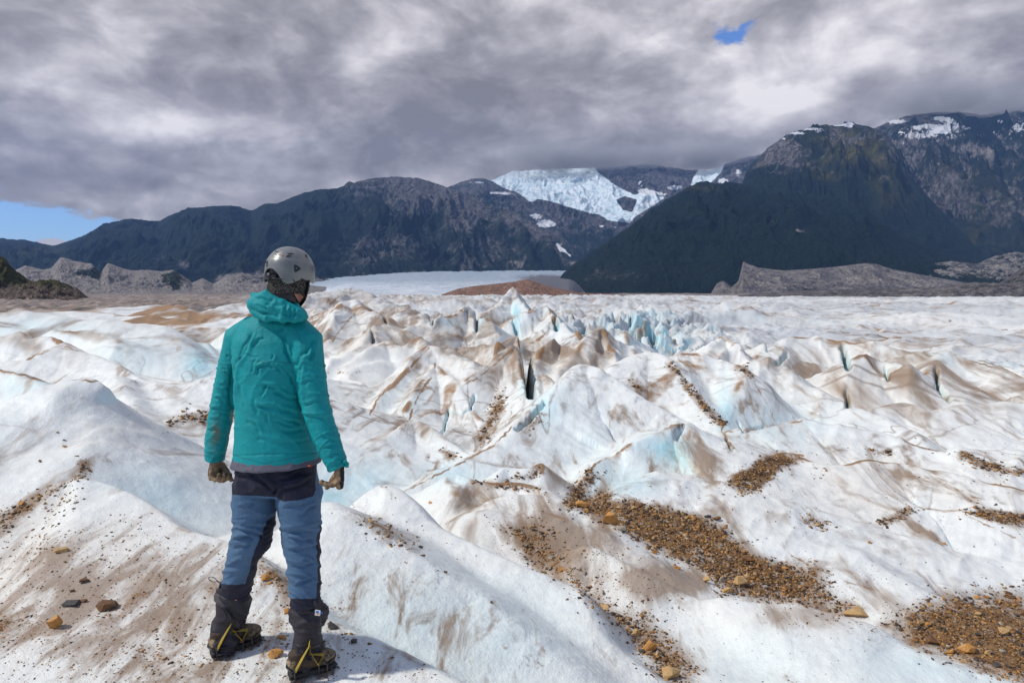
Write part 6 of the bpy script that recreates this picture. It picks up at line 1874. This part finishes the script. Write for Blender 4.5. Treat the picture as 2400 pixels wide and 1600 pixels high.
# ------------------------------------------------------------------ stones and gravel
def hull(npts, rng, el=(1, 1, .7), box=.6):
    """angular block: hull of random points on a squarish body"""
    bm = bmesh.new()
    for i in range(npts):
        v = Vector((rng.gauss(0, 1), rng.gauss(0, 1), rng.gauss(0, 1))).normalized()
        m = max(abs(v.x), abs(v.y), abs(v.z))
        v = v.lerp(v / m, box) * rng.uniform(.8, 1)
        bm.verts.new((v.x * el[0], v.y * el[1], v.z * el[2]))
    r = bmesh.ops.convex_hull(bm, input=bm.verts)
    bmesh.ops.delete(bm, geom=[g for g in r['geom_interior'] if isinstance(g, bmesh.types.BMVert)], context='VERTS')
    loose = [v for v in bm.verts if not v.link_faces]
    if loose: bmesh.ops.delete(bm, geom=loose, context='VERTS')
    return bm


def stone_mat(name, attr=False):
    m, N = newmat(name)
    tc = N.n('ShaderNodeTexCoord').outputs['Object']
    if attr:
        rnd = N.attr('rnd')
    else:
        rnd = N.n('ShaderNodeObjectInfo').outputs['Random']
    n = N.noise(tc, 28., 5, .65); n2 = N.noise(tc, 160., 3, .6)
    if attr:
        c = N.ramp(rnd, [(0, (.040, .036, .036)), (.13, (.07, .055, .045)), (.27, (.12, .070, .036)), (.44, (.23, .125, .05)), (.62, (.38, .19, .06)), (.80, (.55, .29, .09)), (.92, (.30, .25, .20)), (1, (.5, .43, .34))])
        c = N.mix(N.map(n2, .4, .62, 0, .35), c, (.10, .065, .04, 1))
    else:
        c = None
    finish(N, c, .85, N.math('MULTIPLY_ADD', n2, .5, n), .003, .7, Specular_IOR_Level=.25)
    return m


def rock_mat(name, c0, c1, c2):
    m, N = newmat(name)
    tc = N.n('ShaderNodeTexCoord').outputs['Object']
    rnd = N.n('ShaderNodeObjectInfo').outputs['Random']
    off = N.n('ShaderNodeVectorMath', operation='SCALE'); N.set(off, 0, (7.3, 3.1, 5.7)); N.set(off, 3, rnd)
    p = N.vmath('ADD', tc, off.outputs[0])
    n = N.noise(p, 26., 5, .68, .4); n2 = N.noise(p, 120., 4, .65)
    c = N.mix(N.map(n, .38, .62), (*c0, 1), (*c1, 1))
    c = N.mix(N.map(n2, .5, .66, 0, .8), c, (*c2, 1))
    c = N.mix(N.math('MULTIPLY', rnd, .35), c, tuple(x * .5 for x in c0) + (1,))
    finish(N, c, .85, N.math('MULTIPLY_ADD', n2, .6, n), .006, .8, Specular_IOR_Level=.25)
    return m


RM = {
    'orange': rock_mat("orange_rock", (.56, .26, .06), (.66, .36, .13), (.20, .085, .03)),
    'tan': rock_mat("tan_rock", (.60, .41, .20), (.54, .32, .12), (.24, .15, .08)),
    'brown': rock_mat("brown_rock", (.15, .085, .05), (.27, .13, .05), (.06, .045, .035)),
    'grey': rock_mat("grey_rock", (.075, .07, .07), (.13, .115, .10), (.035, .033, .035)),
    'pale': rock_mat("pale_rock", (.52, .46, .38), (.42, .33, .24), (.24, .19, .15)),
}


def make_rock(u, v, wpx, hpx, kind, label, seed, flat=None, yaw=None, group=None, npts=22, sink=.25, slab=False):
    """stone resting on the ice at the place seen at (u, v): v is its foot"""
    p, nrm = ray(u, v)
    if p is None: return None
    D = p.y
    w = wpx * D / 1600 / 2; h = hpx * D / 1600 / 2
    rng = random.Random(seed)
    bm = hull(13, rng, (1, .8, 1), .35)
    bmesh.ops.scale(bm, vec=(w * 1.08, w * rng.uniform(.8, 1.05), h * 1.1), verts=bm.verts)
    if max(w, h) > .012:
        bmesh.ops.bevel(bm, geom=bm.edges[:], offset=min(w, h) * .035, segments=1, affect='EDGES', profile=.6)
    R_ = Matrix.Rotation(rng.uniform(-.5, .5) if yaw is None else yaw, 4, 'Z') @ Matrix.Rotation(rng.uniform(-.15, .15), 4, 'X')
    bm.transform(R_)
    me = bpy.data.meshes.new("rock"); bm.to_mesh(me); bm.free()
    me.materials.append(RM[kind])
    o = bpy.data.objects.new("rock" if wpx > 19 else "stone", me); COL.objects.link(o)
    y = p.y + w * .5
    o.location = (p.x, y, ground_z(p.x, y) + h * (1 - 2 * sink) + h * .1)
    tag(o, label, "rock" if wpx > 19 else "stone", group)
    return o


ROCKS = [
    (122, 1476, 36, 42, 'orange', "big orange rock with a dark shaded side on the near ice, bottom left"),
    (242, 1434, 54, 24, 'brown', "flat brown slab frozen into dirty ice, right of the big orange rock"),
    (160, 1424, 46, 13, 'grey', "thin dark grey sliver of rock lying behind the big orange rock on the left"),
    (194, 1367, 27, 14, 'brown', "small reddish brown flat stone up the icy slope above the dark sliver"),
    (137, 1298, 40, 15, 'tan', "flat tan stone beside the brown grit streak high on the left slope"),
    (196, 1412, 16, 10, 'brown', "little brown stone touching the flat brown slab on the left ice"),
    (168, 1388, 16, 9, 'brown', "dull red chip between the flat slab and the small reddish stone"),
    (644, 1545, 44, 24, 'orange', "flat ragged orange rock on the ice between the walker's boots"),
    (656, 1502, 30, 10, 'orange', "thin orange and brown sliver just behind the ragged orange rock"),
    (779, 1475, 30, 24, 'grey', "squarish grey brown block standing behind the walker's right gaiter"),
    (621, 1362, 26, 18, 'orange', "orange stone in the grit strip seen between the walker's legs, uppermost one"),
    (672, 1438, 18, 16, 'orange', "orange stone half hidden by the walker's right gaiter"),
    (830, 1508, 20, 12, 'grey', "small grey stone on the ice edge right of the walker's right boot"),
    (1432, 1230, 46, 36, 'orange', "large bright orange rock at the upper left tip of the central gravel bed"),
    (1366, 1192, 38, 18, 'orange', "wedge shaped orange rock up behind the largest orange rock of the gravel bed"),
    (1457, 1244, 26, 18, 'pale', "whitish rock just below the large bright orange rock"),
    (1452, 1195, 20, 12, 'tan', "tan stone at the back edge of the gravel bed above the large orange rock"),
    (1737, 1376, 36, 28, 'tan', "rounded yellow tan rock on the lower edge of the central gravel bed"),
    (1707, 1392, 32, 18, 'tan', "broad tan rock in front of the rounded yellow one at the gravel edge"),
    (1658, 1367, 18, 24, 'tan', "upright tan rock at the lower gravel edge, taller than wide"),
    (1694, 1366, 18, 18, 'pale', "pale stone between the upright tan rock and the rounded yellow rock"),
    (1588, 1334, 22, 12, 'orange', "orange stone beside a white one on the near side of the gravel bed"),
    (1581, 1325, 12, 10, 'pale', "white stone beside an orange one on the near side of the gravel bed"),
    (1532, 1297, 20, 12, 'orange', "orange stone over the muddy melt pool at the gravel edge"),
    (1682, 1222, 22, 12, 'brown', "brown pointed stone on the far rim of the central gravel bed"),
    (1660, 1214, 18, 9, 'grey', "dark grey stone on the far rim of the gravel bed"),
    (1758, 1318, 30, 16, 'brown', "large brown slab among small stones right of the middle of the gravel bed"),
    (1521, 1527, 48, 28, 'orange', "pointed orange rock in the narrow gully below the gravel bed"),
    (1574, 1592, 54, 36, 'tan', "largest tan boulder at the bottom of the gully by the picture's lower edge"),
    (1490, 1490, 26, 20, 'tan', "square tan rock with a flat top higher up the narrow gully"),
    (1417, 1430, 28, 18, 'tan', "tan rock alone at the top end of the narrow gully"),
    (1542, 1540, 16, 13, 'tan', "bright tan stone touching the pointed orange rock in the gully"),
    (1560, 1552, 22, 15, 'brown', "dull olive brown rock above the largest tan boulder"),
    (1505, 1530, 18, 11, 'grey', "grey brown stone on the left side of the pointed orange rock"),
    (2012, 1450, 66, 20, 'tan', "long low tan slab on the crest of the smooth ice mound, lower right"),
    (2358, 1490, 32, 22, 'tan', "cube shaped yellow rock near the right edge of the picture"),
    (2270, 1532, 42, 30, 'orange', "large yellow orange rock amid the right hand gravel field"),
    (2228, 1533, 24, 18, 'orange', "rounded orange rock left of the large yellow orange one at right"),
    (2188, 1512, 30, 26, 'brown', "leaning brown and pale rock on the left side of the right hand gravel field"),
    (2320, 1536, 20, 14, 'tan', "tan stone right of the large yellow orange rock"),
    (2246, 1427, 20, 12, 'brown', "dark red stone at the upper rim of the right hand gravel field"),
    (2294, 1404, 20, 9, 'orange', "orange red stone highest up on the right hand gravel field"),
    (2160, 1466, 18, 12, 'tan', "tan stone on the upper left rim of the right hand gravel field"),
    (2338, 1564, 24, 14, 'grey', "grey stone at the lower right of the right hand gravel field"),
    (1317, 1342, 20, 12, 'orange', "brick orange stone on muddy ice left of the gully"),
    (1917, 1234, 14, 9, 'tan', "yellow stone in a small patch of mud on the white ice slope"),
    (2039, 1274, 11, 8, 'orange', "tiny orange stone alone on white ice right of the mud patch"),
    (2215, 1277, 13, 7, 'orange', "small orange stone under the grey ice step on the right"),
    (870, 1224, 20, 12, 'tan', "tan stone in the grit on the ice crest right of the walker's hip"),
    (985, 1284, 14, 9, 'grey', "dark pebble at the lower end of the grit streak on the blue ice slab"),
    (1044, 1343, 10, 8, 'brown', "brown pebble half way down the bluish ice slab"),
    (1151, 1413, 10, 6, 'brown', "brown pebble low on the bluish ice slab, nearest to the camera"),
    (990, 1303, 16, 5, 'brown', "thin red brown flake lying on the bluish ice slab"),
    (1008, 1180, 10, 8, 'orange', "lone orange pebble on white ice left of the ice blocks"),
    (149, 1048, 11, 6, 'orange', "orange brown pebble high on the big white ice mound at left"),
    (150, 1033, 8, 4, 'grey', "dark pebble just above the orange brown one on the ice mound"),
    (134, 1015, 7, 4, 'brown', "topmost tiny reddish pebble on the big white ice mound"),
    (92, 1084, 9, 8, 'brown', "lowest brown pebble on the big white ice mound at left"),
    (48, 1185, 18, 12, 'orange', "orange stone in the grit filled groove at the far left"),
]
n_rocks = 0
for i, (u_, v_, w_, h_, kd, lb) in enumerate(ROCKS):
    if make_rock(u_, v_, w_, h_, kd, lb, 100 + i): n_rocks += 1


def sample_poly(poly, n, rng, spread=0.0):
    poly = np.asarray(poly, float)
    lo = poly.min(0); hi = poly.max(0)
    out = []
    tries = 0
    while len(out) < n and tries < 60:
        tries += 1
        q = lo - spread + rng.random((n * 3, 2)) * (hi - lo + 2 * spread)
        m = in_poly(q[:, 0], q[:, 1], poly, max(spread * 2, .01))
        # thin out towards the outline and in noise holes
        nz = .5 + .9 * perlin2(q[:, 0] / 34, q[:, 1] / 16, 201)
        k = rng.random(len(q)) < np.clip(m * 1.1 - .05, 0, 1) ** 1.6 * np.clip(nz + .25, .08, 1)
        out += [tuple(a) for a in q[k]]
    return out[:n]


# stones one can tell apart, in their beds
nrng = np.random.default_rng(11)
BEDS = [
    ([(1440, 1185), (1530, 1180), (1700, 1235), (1760, 1300), (1860, 1325), (1895, 1400), (1720, 1395), (1640, 1335), (1560, 1305), (1470, 1255), (1430, 1215)], 125, "central gravel bed", 7, 19),
    ([(2180, 1405), (2390, 1385), (2440, 1590), (2300, 1575), (2160, 1515), (2090, 1460)], 100, "right hand gravel field", 7, 21),
    ([(1400, 1415), (1480, 1440), (1520, 1500), (1590, 1560), (1560, 1590), (1480, 1500)], 26, "narrow gully below the gravel bed", 7, 16),
    ([(600, 1300), (650, 1340), (690, 1420), (670, 1440), (620, 1370)], 10, "grit strip between the walker's legs", 7, 14),
    ([(0, 1290), (420, 1330), (620, 1590), (10, 1590)], 30, "dirty ice left of the walker", 5, 10),
]
COLN = {'orange': "orange", 'tan': "tan", 'brown': "brown", 'grey': "dark grey", 'pale': "whitish"}
protos = {}
for kd in RM:
    for k in range(4):
        rr_ = random.Random(hash(kd) % 97 * 0 + k * 13 + len(kd) * 7)
        bm = hull(12, rr_, (1, .85, .62), .4)
        bmesh.ops.bevel(bm, geom=bm.edges[:], offset=.035, segments=1, affect='EDGES', profile=.6)
        me = bpy.data.meshes.new("stone"); bm.to_mesh(me); bm.free(); me.materials.append(RM[kd])
        protos[kd, k] = me
srng = random.Random(5)
for poly, cnt, where, a_, b_ in BEDS:
    for (u_, v_) in sample_poly(poly, cnt, nrng):
        p, nrm = ray(u_, v_)
        if p is None or p.y > 12: continue
        kd = srng.choices(['orange', 'tan', 'brown', 'grey', 'pale'], [4, 3, 4, 3, 1.2])[0]
        wpx = a_ + (b_ - a_) * srng.random() ** 1.8
        s = wpx * p.y / 1600 / 2
        o = bpy.data.objects.new("stone", protos[kd, srng.randrange(4)]); COL.objects.link(o)
        o.scale = (s * srng.uniform(.85, 1.2), s * srng.uniform(.8, 1.1), s * srng.uniform(.7, 1.1))
        o.rotation_euler = (srng.uniform(-.35, .35), srng.uniform(-.35, .35), srng.uniform(0, 6.28))
        o.location = p + Vector((0, 0, s * .22))
        tag(o, "small %s stone, one of several alike in the %s" % (COLN[kd], where), "stone", "%s stones in the %s" % (COLN[kd], where))

# the uncounted rest: grit and gravel, one object
M_GRAV = stone_mat("gravel", True)
TPL = []
for k in range(6):
    bm = hull(9, random.Random(300 + k), (1, .85, .6), .5)
    bmesh.ops.triangulate(bm, faces=bm.faces)
    bm.verts.ensure_lookup_table()
    TPL.append((np.array([v.co[:] for v in bm.verts]), np.array([[v.index for v in f.verts] for f in bm.faces])))
    bm.free()


def scatter_gravel():
    VV = []; FF = []; RR = []; off = 0
    rng = np.random.default_rng(5)
    jobs = []
    for gi, (poly, d0, d1, soft, st) in enumerate(GRAVEL):
        pa = np.array(poly); area = .5 * abs(np.dot(pa[:, 0], np.roll(pa[:, 1], 1)) - np.dot(pa[:, 1], np.roll(pa[:, 0], 1)))
        if d0 > 11: continue
        near = d0 < 5
        dens = (1 / 5.0 if d0 > 4.9 else 1 / 8.0) * st ** 1.5
        if d1 < 4.7: dens *= .32
        n = int(min(area * dens, 9000))
        jobs.append((poly, n, min(soft, 34) * .9, d0, d1, 1.0))
        jobs.append((poly, int(n * .22), 60 if near else 34, d0, d1, .7))
    # sparse peppering over the walker's ice and elsewhere
    jobs.append(([(-20, 1250), (330, 1200), (520, 1280), (700, 1440), (1050, 1600), (-20, 1620)], 5200, 20, 2.2, 5, .55))
    jobs.append(([(760, 1190), (900, 1150), (1100, 1280), (1150, 1400), (1000, 1400)], 260, 20, 3.5, 6, .5))
    jobs.append(([(1300, 1110), (2400, 1000), (2400, 1600), (1600, 1600), (1300, 1300)], 1500, 10, 3.5, 11, .5))
    jobs.append(([(1100, 1200), (1400, 1230), (1650, 1420), (1560, 1500), (1330, 1370)], 1100, 20, 4, 7.2, .6))
    for poly, n, spread, d0, d1, sm in jobs:
        for (u_, v_) in sample_poly(poly, n, rng, spread):
            p, nrm = ray(u_, v_)
            if p is None or p.y < d0 * .8 or p.y > d1 * 1.15: continue
            px = (1.6 + 12.5 * rng.random() ** 5) * sm
            if px < 1.3: px = 1.3
            s = px * p.y / 1600 / 2
            tv, tf = TPL[rng.integers(6)]
            a = rng.random() * 6.28; ca, sa = math.cos(a), math.sin(a)
            q = tv * s * np.array([rng.uniform(.8, 1.4), rng.uniform(.7, 1.2), rng.uniform(.6, 1.2)])
            q = np.stack([q[:, 0] * ca - q[:, 1] * sa, q[:, 0] * sa + q[:, 1] * ca, q[:, 2] + q[:, 0] * rng.uniform(-.3, .3)], 1)
            VV.append(q + np.array([p.x, p.y, p.z + s * .15])); FF.append(tf + off); off += len(tv)
            r_ = rng.random()
            if sm < .8: r_ = r_ * .75
            RR.append(np.full(len(tv), r_))
    V = np.vstack(VV); F = np.vstack(FF)
    o = mesh_np("gravel", V, F, M_GRAV, False, dict(rnd=np.concatenate(RR)))
    tag(o, "loose brown and orange gravel and grit strewn over the ice", "gravel", kind='stuff')
    print("gravel stones", len(VV))


scatter_gravel()
